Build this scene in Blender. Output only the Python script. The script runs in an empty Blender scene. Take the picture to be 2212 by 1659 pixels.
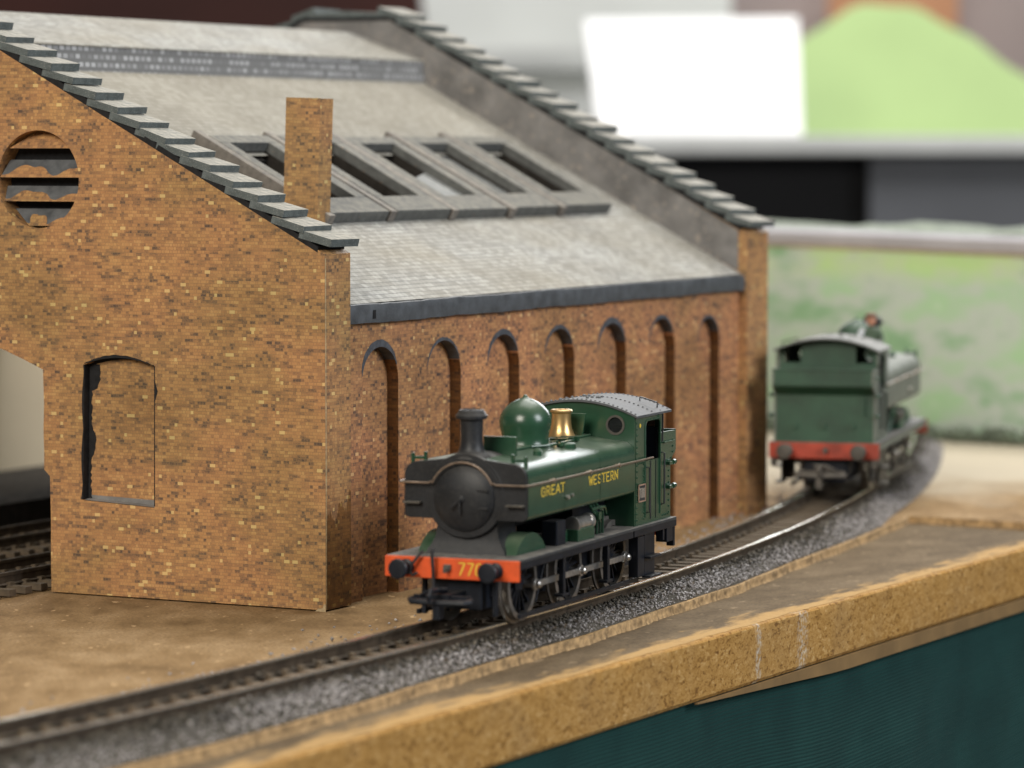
import bpy, bmesh, math, random
import numpy as np
from math import sin, cos, pi, radians, sqrt, atan2, floor
from mathutils import Vector, Matrix
from mathutils.geometry import tessellate_polygon

S = 0.001                       # everything below is written in millimetres
random.seed(7)
rng = np.random.default_rng(11)
scene = bpy.context.scene
COL = scene.collection

# ------------------------------------------------------------------ camera, world, lamps, exposure
CAM_H = 119.0
PITCH = math.atan(504.5 / 7600.0)
cam_d = bpy.data.cameras.new('camera')
cam = bpy.data.objects.new('camera', cam_d)
COL.objects.link(cam)
cam.location = (0, 0, CAM_H * S)
cam.rotation_euler = (pi / 2 - PITCH, 0, 0)
cam_d.sensor_width = 36.0
cam_d.lens = 7600.0 / 2212.0 * 36.0
cam_d.clip_start = 0.05
cam_d.clip_end = 60.0
cam_d.dof.use_dof = True
cam_d.dof.focus_distance = 0.914
cam_d.dof.aperture_fstop = 17.0
scene.camera = cam

world = bpy.data.worlds.new('World')
scene.world = world
world.use_nodes = True
wb = world.node_tree.nodes['Background']
wb.inputs[0].default_value = (0.90, 0.95, 1.0, 1)
wb.inputs[1].default_value = 0.11


def area_lamp(name, loc, target, sx, sy, power, color):
    d = bpy.data.lights.new(name, 'AREA')
    d.shape = 'RECTANGLE'
    d.size, d.size_y = sx, sy
    d.energy = power
    d.color = color
    o = bpy.data.objects.new(name, d)
    o.location = loc
    o.rotation_euler = (Vector(target) - Vector(loc)).to_track_quat('-Z', 'Y').to_euler()
    COL.objects.link(o)
    return o


# hall roof lights above the layout, and the hall's windows left and right of the photographer
area_lamp('hall_ceiling_light', (0.25, 1.55, 1.9), (0.05, 1.0, 0.0), 1.3, 1.3, 22, (1.0, 0.98, 0.94))
area_lamp('hall_window_behind', (-0.75, -0.7, 0.95), (0.0, 1.0, 0.05), 0.8, 0.8, 33, (1.0, 0.93, 0.82))
area_lamp('hall_window_right', (1.35, 0.25, 0.75), (0.1, 1.0, 0.05), 0.7, 0.7, 20, (0.93, 0.96, 1.0))
area_lamp('hall_window_far_side', (0.6, 5.8, 1.28), (0.1, 1.0, 0.05), 3.2, 1.5, 160, (0.96, 0.98, 1.0))
area_lamp('far_table_fill_light', (0.45, 2.2, 1.5), (0.35, 3.0, 0.15), 0.9, 0.7, 30, (1.0, 0.99, 0.97))  # unseen lamp added to brighten the far card and table

scene.view_settings.view_transform = 'Standard'
scene.view_settings.look = 'None'
scene.view_settings.exposure = 0.14
scene.view_settings.gamma = 1.0
scene.cycles.use_denoising = True
scene.cycles.max_bounces = 8


# ------------------------------------------------------------------ frames
class Fr:
    """a ground frame: y runs along (sin a, cos a), x to its right"""

    def __init__(s, ox, oy, oz, deg):
        a = radians(deg)
        s.o = np.array([ox, oy, oz], float)
        s.deg = deg
        s.ex = np.array([cos(a), -sin(a), 0])
        s.ey = np.array([sin(a), cos(a), 0])

    def w(s, x, y, z=0.0):
        return s.o + x * s.ex + y * s.ey + np.array([0, 0, z])

    def l(s, X, Y):
        d = np.array([X, Y, 0.0]) - np.array([s.o[0], s.o[1], 0])
        return d @ s.ex, d @ s.ey


FB = Fr(-48.1, 903.2, 0, 27.2)      # engine shed, origin at its near corner
FL = Fr(-14.1, 822.0, 7, 22.5)      # front engine, origin under the middle of its front beam
FM = Fr(101.2, 1138.0, 7, 14.5)     # far engine, origin under its rear beam
FE = Fr(0.0, 780.5, 0, 28.46)       # board edge


def place(px, py, Y):
    """where a sight line meets depth Y: used once to read sizes of the far background off the photograph"""
    x = (px - 1106.0) / 7600.0
    y = (829.5 - py) / 7600.0
    dy = cos(PITCH) + y * sin(PITCH)
    dz = -sin(PITCH) + y * cos(PITCH)
    return x / dy * Y, CAM_H + dz / dy * Y


# ------------------------------------------------------------------ mesh builder
class MB:
    def __init__(s):
        s.v, s.f = [], []

    def add(s, vs, fs):
        b = len(s.v)
        s.v += [tuple(map(float, p)) for p in vs]
        s.f += [tuple(i + b for i in f) for f in fs]
        return s

    def box(s, x0, x1, y0, y1, z0, z1):
        return s.add([(x0, y0, z0), (x1, y0, z0), (x1, y1, z0), (x0, y1, z0), (x0, y0, z1), (x1, y0, z1), (x1, y1, z1), (x0, y1, z1)],
                     [(0, 3, 2, 1), (4, 5, 6, 7), (0, 1, 5, 4), (1, 2, 6, 5), (2, 3, 7, 6), (3, 0, 4, 7)])

    def obox(s, c, ax, ay, az, hx, hy, hz):
        c, ax, ay, az = (np.array(q, float) for q in (c, ax, ay, az))
        vs = [c + i * hx * ax + j * hy * ay + k * hz * az for k in (-1, 1) for j in (-1, 1) for i in (-1, 1)]
        return s.add(vs, [(0, 2, 3, 1), (4, 5, 7, 6), (0, 1, 5, 4), (1, 3, 7, 5), (3, 2, 6, 7), (2, 0, 4, 6)])

    def plate(s, axis, outer, holes, a, b):
        """a flat outline with holes given thickness a..b along an axis"""
        loops = [list(outer)] + [list(h) for h in holes]
        tris = tessellate_polygon([[Vector((p[0], p[1], 0)) for p in lp] for lp in loops])
        flat = [p for lp in loops for p in lp]

        def at(p, t):
            return {'x': (t, p[0], p[1]), 'y': (p[0], t, p[1]), 'z': (p[0], p[1], t)}[axis]
        n = len(flat)
        vs = [at(p, a) for p in flat] + [at(p, b) for p in flat]
        fs = [tuple(t) for t in tris] + [tuple(i + n for i in reversed(t)) for t in tris]
        k = 0
        for lp in loops:
            m = len(lp)
            for i in range(m):
                j = (i + 1) % m
                fs.append((k + i, k + j, k + j + n, k + i + n))
            k += m
        return s.add(vs, fs)

    def tube(s, pts, r, n=8, caps=True):
        pts = [Vector(p) for p in pts]
        rs = r if isinstance(r, (list, tuple)) else [r] * len(pts)
        rings = []
        up = None
        for i, p in enumerate(pts):
            d = (pts[min(i + 1, len(pts) - 1)] - pts[max(i - 1, 0)]).normalized()
            if up is None:
                up = d.orthogonal().normalized()
            u = (up - d * up.dot(d)).normalized()
            up = u
            w = d.cross(u)
            rings.append([p + rs[i] * (cos(2 * pi * k / n) * u + sin(2 * pi * k / n) * w) for k in range(n)])
        vs = [q for rg in rings for q in rg]
        fs = []
        for i in range(len(pts) - 1):
            for k in range(n):
                a, b = i * n + k, i * n + (k + 1) % n
                fs.append((a, b, b + n, a + n))
        if caps:
            fs.append(tuple(range(n - 1, -1, -1)))
            fs.append(tuple(range((len(pts) - 1) * n, len(pts) * n)))
        return s.add(vs, fs)

    def lathe(s, prof, c=(0, 0, 0), axis='z', n=24, a0=0.0, a1=2 * pi):
        """prof: (radius, height) pairs"""
        full = abs(a1 - a0 - 2 * pi) < 1e-6
        m = n if full else n + 1
        vs = []
        for r, h in prof:
            for k in range(m):
                t = a0 + (a1 - a0) * k / n
                p = (r * cos(t), r * sin(t), h)
                if axis == 'y':
                    p = (p[0], p[2], p[1])
                elif axis == 'x':
                    p = (p[2], p[0], p[1])
                vs.append((p[0] + c[0], p[1] + c[1], p[2] + c[2]))
        fs = []
        for i in range(len(prof) - 1):
            for k in range(n):
                a, b = i * m + k, i * m + (k + 1) % m
                fs.append((a, b, b + m, a + m))
        if full and prof[0] != prof[-1]:
            if prof[0][0] > 1e-6:
                fs.append(tuple(range(n - 1, -1, -1)))
            if prof[-1][0] > 1e-6:
                fs.append(tuple(range((len(prof) - 1) * m, len(prof) * m)))
        return s.add(vs, fs)

    def loft(s, sections, closed=True, caps=True):
        m = len(sections[0])
        vs = [p for sec in sections for p in sec]
        fs = []
        for i in range(len(sections) - 1):
            for k in range(m if closed else m - 1):
                a, b = i * m + k, i * m + (k + 1) % m
                fs.append((a, b, b + m, a + m))
        if caps and closed:
            fs.append(tuple(range(m - 1, -1, -1)))
            fs.append(tuple(range((len(sections) - 1) * m, len(sections) * m)))
        return s.add(vs, fs)

    def mesh(s, name, material, smooth=True, angle=35, uv=None):
        me = bpy.data.meshes.new(name)
        bm = bmesh.new()
        vs = [bm.verts.new(p) for p in s.v]
        for f in s.f:
            try:
                bm.faces.new([vs[i] for i in f])
            except ValueError:
                pass
        bmesh.ops.remove_doubles(bm, verts=bm.verts, dist=1e-4)
        bmesh.ops.recalc_face_normals(bm, faces=bm.faces)
        lay = bm.loops.layers.uv.new('UVMap')
        bm.normal_update()
        for f in bm.faces:
            n = f.normal
            a = (abs(n.x), abs(n.y), abs(n.z))
            for lp in f.loops:
                p = lp.vert.co
                if uv:
                    lp[lay].uv = uv(p)
                elif a[2] > a[0] and a[2] > a[1]:
                    lp[lay].uv = (p.x, p.y)
                elif a[1] >= a[0]:
                    lp[lay].uv = (p.x, p.z)
                else:
                    lp[lay].uv = (p.y + 0.37, p.z)
        for v in bm.verts:
            v.co = v.co * S
        bm.to_mesh(me)
        bm.free()
        if smooth:
            me.shade_smooth()
            me.set_sharp_from_angle(angle=radians(angle))
        me.materials.append(material)
        return me

    def build(s, name, material, parent=None, smooth=True, angle=35, bevel=0.0, uv=None, loc=None, rot=None, label=None):
        o = bpy.data.objects.new(name, s.mesh(name, material, smooth, angle, uv))
        COL.objects.link(o)
        if parent is not None:
            o.parent = parent
        if loc is not None:
            o.location = [c * S for c in loc]
        if rot is not None:
            o.rotation_euler = rot
        if bevel:
            md = o.modifiers.new('edge', 'BEVEL')
            md.width = bevel * S
            md.segments = 2
            md.limit_method = 'ANGLE'
            md.angle_limit = radians(40)
            md.harden_normals = True
        if label:
            o['label'] = label
        return o


def thing(name, frame_loc, deg, label, cat, group=None):
    o = bpy.data.objects.new(name, None)
    o.empty_display_size = 0.01
    COL.objects.link(o)
    o.location = [c * S for c in frame_loc]
    o.rotation_euler = (0, 0, radians(deg))
    o['label'] = label
    o['category'] = cat
    if group:
        o['group'] = group
    return o


def tag(o, label, cat=None, group=None, kind=None):
    o['label'] = label
    if cat:
        o['category'] = cat
    if group:
        o['group'] = group
    if kind:
        o['kind'] = kind
    return o


def copy_part(o, parent, loc=None, rot=None):
    c = o.copy()
    COL.objects.link(c)
    c.parent = parent
    if loc is not None:
        c.location = [q * S for q in loc]
    if rot is not None:
        c.rotation_euler = rot
    for ch in o.children:
        copy_part(ch, c)
    return c


# ------------------------------------------------------------------ materials
class NT:
    def __init__(s, name, rough=0.6, metal=0.0, spec=0.5):
        s.m = bpy.data.materials.new(name)
        s.m.use_nodes = True
        s.t = s.m.node_tree
        s.b = s.t.nodes['Principled BSDF']
        s.b.inputs['Roughness'].default_value = rough
        s.b.inputs['Metallic'].default_value = metal
        s.b.inputs['Specular IOR Level'].default_value = spec

    def n(s, typ, **kw):
        nd = s.t.nodes.new(typ)
        for k, v in kw.items():
            setattr(nd, k, v)
        return nd

    def put(s, sock, v):
        if isinstance(v, bpy.types.NodeSocket):
            s.t.links.new(v, sock)
        elif v is not None:
            if sock.type == 'RGBA' and len(v) == 3:
                v = (*v, 1)
            sock.default_value = v

    def math(s, op, a, b=None, c=None, clamp=False):
        nd = s.n('ShaderNodeMath', operation=op, use_clamp=clamp)
        for i, v in enumerate((a, b, c)):
            s.put(nd.inputs[i], v)
        return nd.outputs[0]

    def mix(s, f, a, b, blend='MIX'):
        nd = s.n('ShaderNodeMix', data_type='RGBA', blend_type=blend)
        s.put(nd.inputs['Factor'], f)
        s.put(nd.inputs['A'], a) if False else s.put(nd.inputs[6], a)
        s.put(nd.inputs[7], b)
        return nd.outputs[2]

    def ramp(s, f, stops, interp='LINEAR'):
        nd = s.n('ShaderNodeValToRGB')
        nd.color_ramp.interpolation = interp
        el = nd.color_ramp.elements
        while len(el) < len(stops):
            el.new(0.5)
        for e, (p, c) in zip(el, stops):
            e.position = p
            e.color = (*c, 1) if len(c) == 3 else c
        s.put(nd.inputs[0], f)
        return nd.outputs[0]

    def step(s, v, lo, hi):
        nd = s.n('ShaderNodeMapRange', clamp=True)
        s.put(nd.inputs[0], v)
        nd.inputs[1].default_value, nd.inputs[2].default_value = lo, hi
        return nd.outputs[0]

    def obj_mm(s):
        tc = s.n('ShaderNodeTexCoord')
        v = s.n('ShaderNodeVectorMath', operation='SCALE')
        s.t.links.new(tc.outputs['Object'], v.inputs[0])
        v.inputs['Scale'].default_value = 1000.0
        return v.outputs[0]

    def uv(s):
        return s.n('ShaderNodeUVMap', uv_map='UVMap').outputs[0]

    def sep(s, v):
        nd = s.n('ShaderNodeSeparateXYZ')
        s.put(nd.inputs[0], v)
        return nd.outputs

    def comb(s, x, y, z=0.0):
        nd = s.n('ShaderNodeCombineXYZ')
        for i, v in enumerate((x, y, z)):
            s.put(nd.inputs[i], v)
        return nd.outputs[0]

    def mapv(s, v, scale):
        nd = s.n('ShaderNodeVectorMath', operation='MULTIPLY')
        s.put(nd.inputs[0], v)
        nd.inputs[1].default_value = scale
        return nd.outputs[0]

    def noise(s, v, scale, detail=3.0, rough=0.55, out=0):
        nd = s.n('ShaderNodeTexNoise')
        s.put(nd.inputs['Vector'], v)
        nd.inputs['Scale'].default_value = scale
        nd.inputs['Detail'].default_value = detail
        nd.inputs['Roughness'].default_value = rough
        return nd.outputs[out]

    def white(s, v):
        nd = s.n('ShaderNodeTexWhiteNoise', noise_dimensions='3D')
        s.put(nd.inputs['Vector'], v)
        return nd.outputs['Value']

    def up(s):
        """how far the surface faces up: dust lies on it"""
        g = s.n('ShaderNodeNewGeometry')
        return s.sep(g.outputs['Normal'])[2]

    def bump(s, h, strength, dist_mm):
        nd = s.n('ShaderNodeBump')
        nd.inputs['Strength'].default_value = strength
        nd.inputs['Distance'].default_value = dist_mm * S
        s.put(nd.inputs['Height'], h)
        s.t.links.new(nd.outputs[0], s.b.inputs['Normal'])

    def color(s, c):
        s.put(s.b.inputs['Base Color'], c)
        return s

    def rough(s, r):
        s.put(s.b.inputs['Roughness'], r)
        return s


def brick_material(name, tint=(1, 1, 1), bright=1.0, punch=0.52):
    k = NT(name, 0.55, spec=0.3)
    uv = k.sep(k.uv())
    x, y = uv[0], uv[1]
    H, P, ST = 0.86, 2.5, 0.66
    r = k.math('DIVIDE', y, H)
    row = k.math('FLOOR', r)
    yf = k.math('FRACT', r)
    par = k.math('MULTIPLY', k.math('FRACT', k.math('MULTIPLY', row, 0.5)), 1.0)
    p = k.math('ADD', k.math('DIVIDE', x, P), par)
    pc = k.math('FLOOR', p)
    pf = k.math('FRACT', p)
    head = k.math('GREATER_THAN', pf, ST)
    bid = k.math('ADD', k.math('MULTIPLY', pc, 2.0), head)
    wn = k.white(k.comb(bid, row, 3.0))
    # printed sheet: dark and light bricks come in runs along a course
    clus = k.noise(k.mapv(k.uv(), (0.10, 0.45, 1)), 1.0, 2.0)
    big = k.noise(k.mapv(k.uv(), (0.02, 0.028, 1)), 1.0, 3.0)
    fine = k.noise(k.uv(), 2.2, 2.0)
    v = k.math('ADD', k.math('MULTIPLY', k.math('SUBTRACT', wn, 0.5), punch), k.math('MULTIPLY', k.math('SUBTRACT', clus, 0.5), 0.95))
    v = k.math('ADD', v, k.math('MULTIPLY', k.math('SUBTRACT', fine, 0.5), 0.5))
    v = k.math('ADD', v, 0.475)
    col = k.ramp(v, [(0.0, (0.080, 0.052, 0.038)), (0.16, (0.155, 0.090, 0.050)), (0.30, (0.30, 0.150, 0.064)),
                     (0.52, (0.42, 0.205, 0.076)), (0.74, (0.48, 0.245, 0.090)), (0.93, (0.54, 0.30, 0.110)), (1.0, (0.62, 0.39, 0.14))])
    # joints
    e1 = k.math('MINIMUM', pf, k.math('SUBTRACT', 1.0, pf))
    e2 = k.math('ABSOLUTE', k.math('SUBTRACT', pf, ST))
    ex = k.math('MULTIPLY', k.math('MINIMUM', e1, e2), P)
    ey = k.math('MULTIPLY', k.math('MINIMUM', yf, k.math('SUBTRACT', 1.0, yf)), H)
    joint = k.math('LESS_THAN', k.math('MINIMUM', ex, ey), 0.065)
    jc = k.mix(k.noise(k.mapv(k.uv(), (0.06, 0.2, 1)), 1.0), (0.15, 0.085, 0.042), (0.40, 0.225, 0.09))
    col = k.mix(k.math('MULTIPLY', joint, 0.8), col, jc)
    pale = k.math('GREATER_THAN', k.white(k.comb(bid, row, 9.0)), 0.98)
    col = k.mix(k.math('MULTIPLY', pale, 0.7), col, (0.74, 0.50, 0.19))
    stain = k.ramp(big, [(0.28, (0.62, 0.62, 0.56)), (0.45, (0.86, 0.88, 0.82)), (0.56, (0.99, 0.92, 0.90)), (0.72, (1.10, 1.10, 1.0))])
    col = k.mix(1.0, col, stain, 'MULTIPLY')
    col = k.mix(1.0, col, tuple(t * bright for t in tint), 'MULTIPLY')
    k.color(col)
    k.bump(k.math('ADD', k.noise(k.uv(), 0.35, 3.0), k.math('MULTIPLY', joint, -0.15)), 0.25, 0.25)
    return k.m


def slate_material(name):
    k = NT(name, 0.8, spec=0.12)
    uv = k.sep(k.uv())
    H, W = 1.95, 2.35
    r = k.math('DIVIDE', uv[1], H)
    row = k.math('FLOOR', r)
    yf = k.math('FRACT', r)
    off = k.math('MULTIPLY', k.math('FRACT', k.math('MULTIPLY', row, 0.5)), 1.0)
    p = k.math('ADD', k.math('DIVIDE', uv[0], W), off)
    cf = k.math('FRACT', p)
    wn = k.white(k.comb(k.math('FLOOR', p), row, 1.0))
    n = k.noise(k.uv(), 0.55, 4.0)
    v = k.math('ADD', k.math('MULTIPLY', wn, 0.55), k.math('MULTIPLY', n, 0.5))
    col = k.ramp(v, [(0.15, (0.275, 0.268, 0.245)), (0.5, (0.375, 0.367, 0.338)), (0.9, (0.50, 0.49, 0.455))])
    ex = k.math('MULTIPLY', k.math('MINIMUM', cf, k.math('SUBTRACT', 1.0, cf)), W)
    ey = k.math('MULTIPLY', yf, H)
    jv = k.math('LESS_THAN', ex, 0.10)
    jh = k.math('LESS_THAN', ey, 0.26)
    fade = k.step(k.noise(k.uv(), 0.07, 2.0), 0.3, 0.65)
    joint = k.math('MULTIPLY', k.math('MAXIMUM', k.math('MULTIPLY', jv, 0.7), jh), k.math('ADD', 0.5, k.math('MULTIPLY', fade, 0.45)))
    col = k.mix(joint, col, (0.11, 0.11, 0.115))
    dust = k.step(k.noise(k.mapv(k.uv(), (0.012, 0.03, 1)), 1.0, 3.0), 0.36, 0.62)
    band = k.math('MULTIPLY', k.step(k.math('ADD', uv[1], k.math('MULTIPLY', k.noise(k.uv(), 0.05, 3.0), 40.0)), 75.0, 125.0), 0.55)
    col = k.mix(k.math('MAXIMUM', k.math('MULTIPLY', dust, 0.5), band), col, (0.285, 0.25, 0.185))
    col = k.mix(1.0, col, k.ramp(k.noise(k.uv(), 0.035, 5.0, 0.65), [(0.3, (0.80, 0.79, 0.77)), (0.6, (1.04, 1.04, 1.03))]), 'MULTIPLY')
    k.color(col)
    k.bump(k.math('ADD', n, k.math('MULTIPLY', jh, -0.6)), 0.45, 0.25)
    return k.m


def painted(name, base, rough=0.5, dust=(0.40, 0.37, 0.32), dust_amt=0.5, var=0.25, nscale=0.35, bump=0.15, spec=0.5, wear=None, metal=0.0, chips=0.0):
    """paint with patchy colour, and dust lying on what faces up"""
    k = NT(name, rough, metal, spec)
    mm = k.obj_mm()
    n1 = k.noise(mm, nscale, 4.0)
    n2 = k.noise(mm, nscale * 6, 3.0)
    lo = tuple(c * (1 - var) for c in base)
    hi = tuple(min(1, c * (1 + var)) for c in base)
    col = k.ramp(n1, [(0.3, lo), (0.7, hi)])
    if wear:
        col = k.mix(k.step(n2, 0.60, 0.72), col, wear)
    if chips:
        col = k.mix(k.step(k.noise(mm, nscale * 2.2, 5.0), chips, chips + 0.03), col, (0.33, 0.19, 0.09))
    if dust_amt:
        speck = 0.18 if rough > 0.44 else 0.03
        f = k.math('MULTIPLY', k.step(k.up(), 0.25, 0.95), k.math('MULTIPLY', k.step(n1, 0.2, 0.75), dust_amt), clamp=True)
        f = k.math('ADD', f, k.math('MULTIPLY', k.step(n2, 0.5, 0.8), dust_amt * speck), clamp=True)
        col = k.mix(f, col, dust)
        k.rough(k.math('ADD', rough, k.math('MULTIPLY', f, 0.35), clamp=True))
    k.color(col)
    if bump:
        k.bump(k.math('ADD', n2, n1), bump, 0.12)
    return k.m


M = {}
M['brick'] = brick_material('printed_brick_paper', (0.95, 1.05, 1.20), 1.03, 0.50)
M['brick_side'] = brick_material('printed_brick_paper_side', (1.03, 1.02, 1.28), 1.06, 0.60)  # pinker tint carries the side's cooler light; print contrast is stronger
M['brick_dark'] = brick_material('printed_brick_paper_dark', (0.82, 0.68, 0.50), 0.40)
M['brick_foot'] = brick_material('printed_brick_paper_shaded', (0.86, 0.80, 0.68), 0.66)  # brick tinted darker to hold the shade at the pier foot
M['slate'] = slate_material('printed_slate_paper')
M['slate_dark'] = painted('slate_side_paper', (0.20, 0.20, 0.22), 0.6, (0.5, 0.5, 0.52), 0.3, 0.5, 0.6)
M['gutter'] = painted('charcoal_paint', (0.060, 0.066, 0.074), 0.55, (0.30, 0.29, 0.27), 0.45, 0.35, 0.25, 0.3)
M['parapet'] = painted('worn_grey_parapet_paint', (0.155, 0.148, 0.142), 0.6, (0.34, 0.31, 0.28), 0.4, 0.42, 0.10, 0.2, wear=(0.29, 0.25, 0.21))
M['coping'] = painted('grey_green_coping_card', (0.078, 0.094, 0.094), 0.7, (0.40, 0.37, 0.31), 1.2, 0.3, 0.5, 0.25, wear=(0.17, 0.20, 0.21))
M['black'] = painted('black_paint_and_gaps', (0.012, 0.012, 0.013), 0.7, dust_amt=0.0, var=0.4, nscale=0.6, bump=0.3, spec=0.25)
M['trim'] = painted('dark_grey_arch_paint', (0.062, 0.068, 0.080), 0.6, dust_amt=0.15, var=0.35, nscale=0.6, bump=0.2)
M['frame'] = painted('dusty_grey_skylight_paint', (0.085, 0.088, 0.084), 0.75, (0.31, 0.285, 0.23), 0.8, 0.3, 0.4, 0.25, chips=0.70)
M['batten'] = painted('dusty_brown_batten', (0.14, 0.125, 0.11), 0.7, (0.36, 0.32, 0.26), 0.75, 0.3, 0.5, 0.2)
M['cardedge'] = painted('bare_card_edge', (0.40, 0.30, 0.17), 0.8, dust_amt=0.0, var=0.3, nscale=0.8)
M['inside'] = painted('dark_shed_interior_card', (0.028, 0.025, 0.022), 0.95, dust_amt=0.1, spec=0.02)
M['pane'] = painted('grimy_skylight_pane', (0.15, 0.16, 0.155), 0.35, dust_amt=0.3, var=0.2)

M['green'] = painted('engine_green_paint', (0.016, 0.054, 0.028), 0.27, (0.30, 0.29, 0.21), 0.26, 0.14, 0.18, 0.06, spec=0.5)
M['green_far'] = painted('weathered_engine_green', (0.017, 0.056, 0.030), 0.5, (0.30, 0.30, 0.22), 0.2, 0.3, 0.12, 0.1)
M['green_side_far'] = painted('glare_greyed_engine_green', (0.13, 0.145, 0.12), 0.7, (0.36, 0.35, 0.31), 0.5, 0.2, 0.12, 0.1)  # glare on the far engine's side put into a greyer base colour
M['smoke'] = painted('smokebox_black', (0.014, 0.015, 0.017), 0.46, (0.20, 0.18, 0.15), 0.4, 0.3, 0.2, 0.12, spec=0.3)
M['chassis'] = painted('blue_black_chassis', (0.010, 0.012, 0.017), 0.4, (0.18, 0.16, 0.13), 0.25, 0.3, 0.3, 0.1, spec=0.2)
M['plate_top'] = painted('dusty_running_plate', (0.030, 0.032, 0.034), 0.55, (0.25, 0.225, 0.19), 0.8, 0.3, 0.3, 0.12)
M['beam'] = painted('vermilion_beam_paint', (0.62, 0.078, 0.012), 0.45, (0.30, 0.16, 0.08), 0.35, 0.22, 0.3, 0.05, wear=(0.50, 0.09, 0.025))
M['beam_far'] = painted('dulled_red_beam_paint', (0.32, 0.038, 0.016), 0.6, (0.2, 0.15, 0.1), 0.4, 0.45, 0.12, 0.05)
M['brass'] = painted('satin_brass', (0.62, 0.40, 0.17), 0.32, dust_amt=0.12, var=0.1, nscale=0.4, bump=0.05, metal=0.85)
M['steel'] = painted('bright_steel', (0.52, 0.50, 0.47), 0.32, (0.25, 0.22, 0.18), 0.3, 0.25, 0.5, 0.05, metal=0.9)
M['tyre'] = painted('dull_steel_tyre', (0.26, 0.24, 0.22), 0.42, (0.15, 0.13, 0.10), 0.3, 0.3, 0.5, 0.08, metal=0.8)
M['wire'] = painted('tarnished_wire', (0.23, 0.17, 0.125), 0.4, dust_amt=0.2, var=0.3, nscale=0.6, metal=0.6)
M['blackwire'] = painted('black_wire', (0.02, 0.02, 0.022), 0.4, dust_amt=0.1)
M['roof'] = painted('grey_cab_roof_paint', (0.065, 0.068, 0.072), 0.6, (0.22, 0.21, 0.20), 0.5, 0.25, 0.3, 0.15)
M['roof_far'] = painted('pale_dusty_cab_roof', (0.12, 0.13, 0.12), 0.7, (0.42, 0.40, 0.375), 0.8, 0.2, 0.2, 0.1)
M['yellow'] = painted('yellow_transfer', (0.70, 0.47, 0.045), 0.45, dust_amt=0.0, var=0.1, bump=0)
M['platered'] = painted('plate_ground', (0.022, 0.024, 0.026), 0.45, dust_amt=0.0, var=0.1, bump=0)
M['platerim'] = painted('plate_rim', (0.52, 0.33, 0.24), 0.4, dust_amt=0.0, var=0.1, bump=0, metal=0.4)
M['platenum'] = painted('plate_number', (0.50, 0.42, 0.33), 0.4, dust_amt=0.0, var=0.1, bump=0)
M['oily'] = painted('brown_grime_paint', (0.055, 0.048, 0.038), 0.6, (0.28, 0.25, 0.2), 0.5, 0.35, 0.3)

gl = NT('spectacle_glass', 0.06, spec=0.6)
gl.color((0.03, 0.032, 0.034))
gl.b.inputs['Transmission Weight'].default_value = 0.55
gl.b.inputs['IOR'].default_value = 1.45
M['glass'] = gl.m


def ground_material(name, dark, mid, light, speck, patch=None, scale=1.0, wear=False):
    k = NT(name, 0.9, spec=0.10)
    mm = k.obj_mm()
    big = k.noise(mm, 0.016 * scale, 5.0, 0.6)
    midn = k.noise(k.mapv(mm, (1, 0.45, 1)), 0.12 * scale, 4.0, 0.6)
    fine = k.noise(mm, 1.1, 3.0, 0.7)
    v = k.math('ADD', k.math('MULTIPLY', big, 0.5), k.math('MULTIPLY', midn, 0.5))
    col = k.ramp(v, [(0.33, dark), (0.5, mid), (0.66, light)])
    col = k.mix(k.math('MULTIPLY', k.step(fine, 0.45, 0.7), 0.6), col, speck)
    col = k.mix(k.math('MULTIPLY', k.step(k.noise(k.mapv(mm, (1, 0.5, 1)), 0.33, 2.0), 0.66, 0.70), 0.55), col, tuple(min(1, c * 1.5) for c in light))
    if patch:
        sp = k.sep(mm)
        edge = k.math('ADD', sp[1], k.math('MULTIPLY', k.math('SUBTRACT', k.noise(mm, 0.03, 3.0), 0.5), 150.0))
        col = k.mix(k.step(edge, patch[0], patch[1]), col, patch[2])  # far ground paler: plaster tone, with the board's reflected light in the colour
    if wear:
        # top coat scuffed through towards the board's front edge (x is the distance from it)
        sp = k.sep(mm)
        n3 = k.noise(k.mapv(mm, (1.0, 0.25, 1)), 0.30, 5.0, 0.65)
        d = k.math('ADD', sp[0], k.math('MULTIPLY', k.math('SUBTRACT', n3, 0.5), 22.0))
        d = k.math('ADD', d, k.math('MULTIPLY', k.math('SUBTRACT', k.noise(mm, 0.012, 2.0), 0.5), 14.0))
        col = k.mix(k.math('MULTIPLY', k.step(d, -9.5, -4.0), 0.9), col, k.mix(fine, (0.40, 0.235, 0.085), (0.56, 0.37, 0.165)))
    k.color(col)
    k.bump(k.math('ADD', k.math('MULTIPLY', fine, 0.6), midn), 0.5, 0.35)
    return k.m


M['ground'] = ground_material('scuffed_brown_board_top', (0.15, 0.090, 0.040), (0.29, 0.185, 0.088), (0.41, 0.28, 0.150), (0.080, 0.054, 0.032),
                              (1180, 1290, (0.52, 0.45, 0.34)))
M['ledge'] = ground_material('grubby_brown_ledge', (0.105, 0.074, 0.043), (0.165, 0.120, 0.072), (0.23, 0.170, 0.105), (0.062, 0.047, 0.032), wear=True)


SA, SB = 132.8, 160.8


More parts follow.
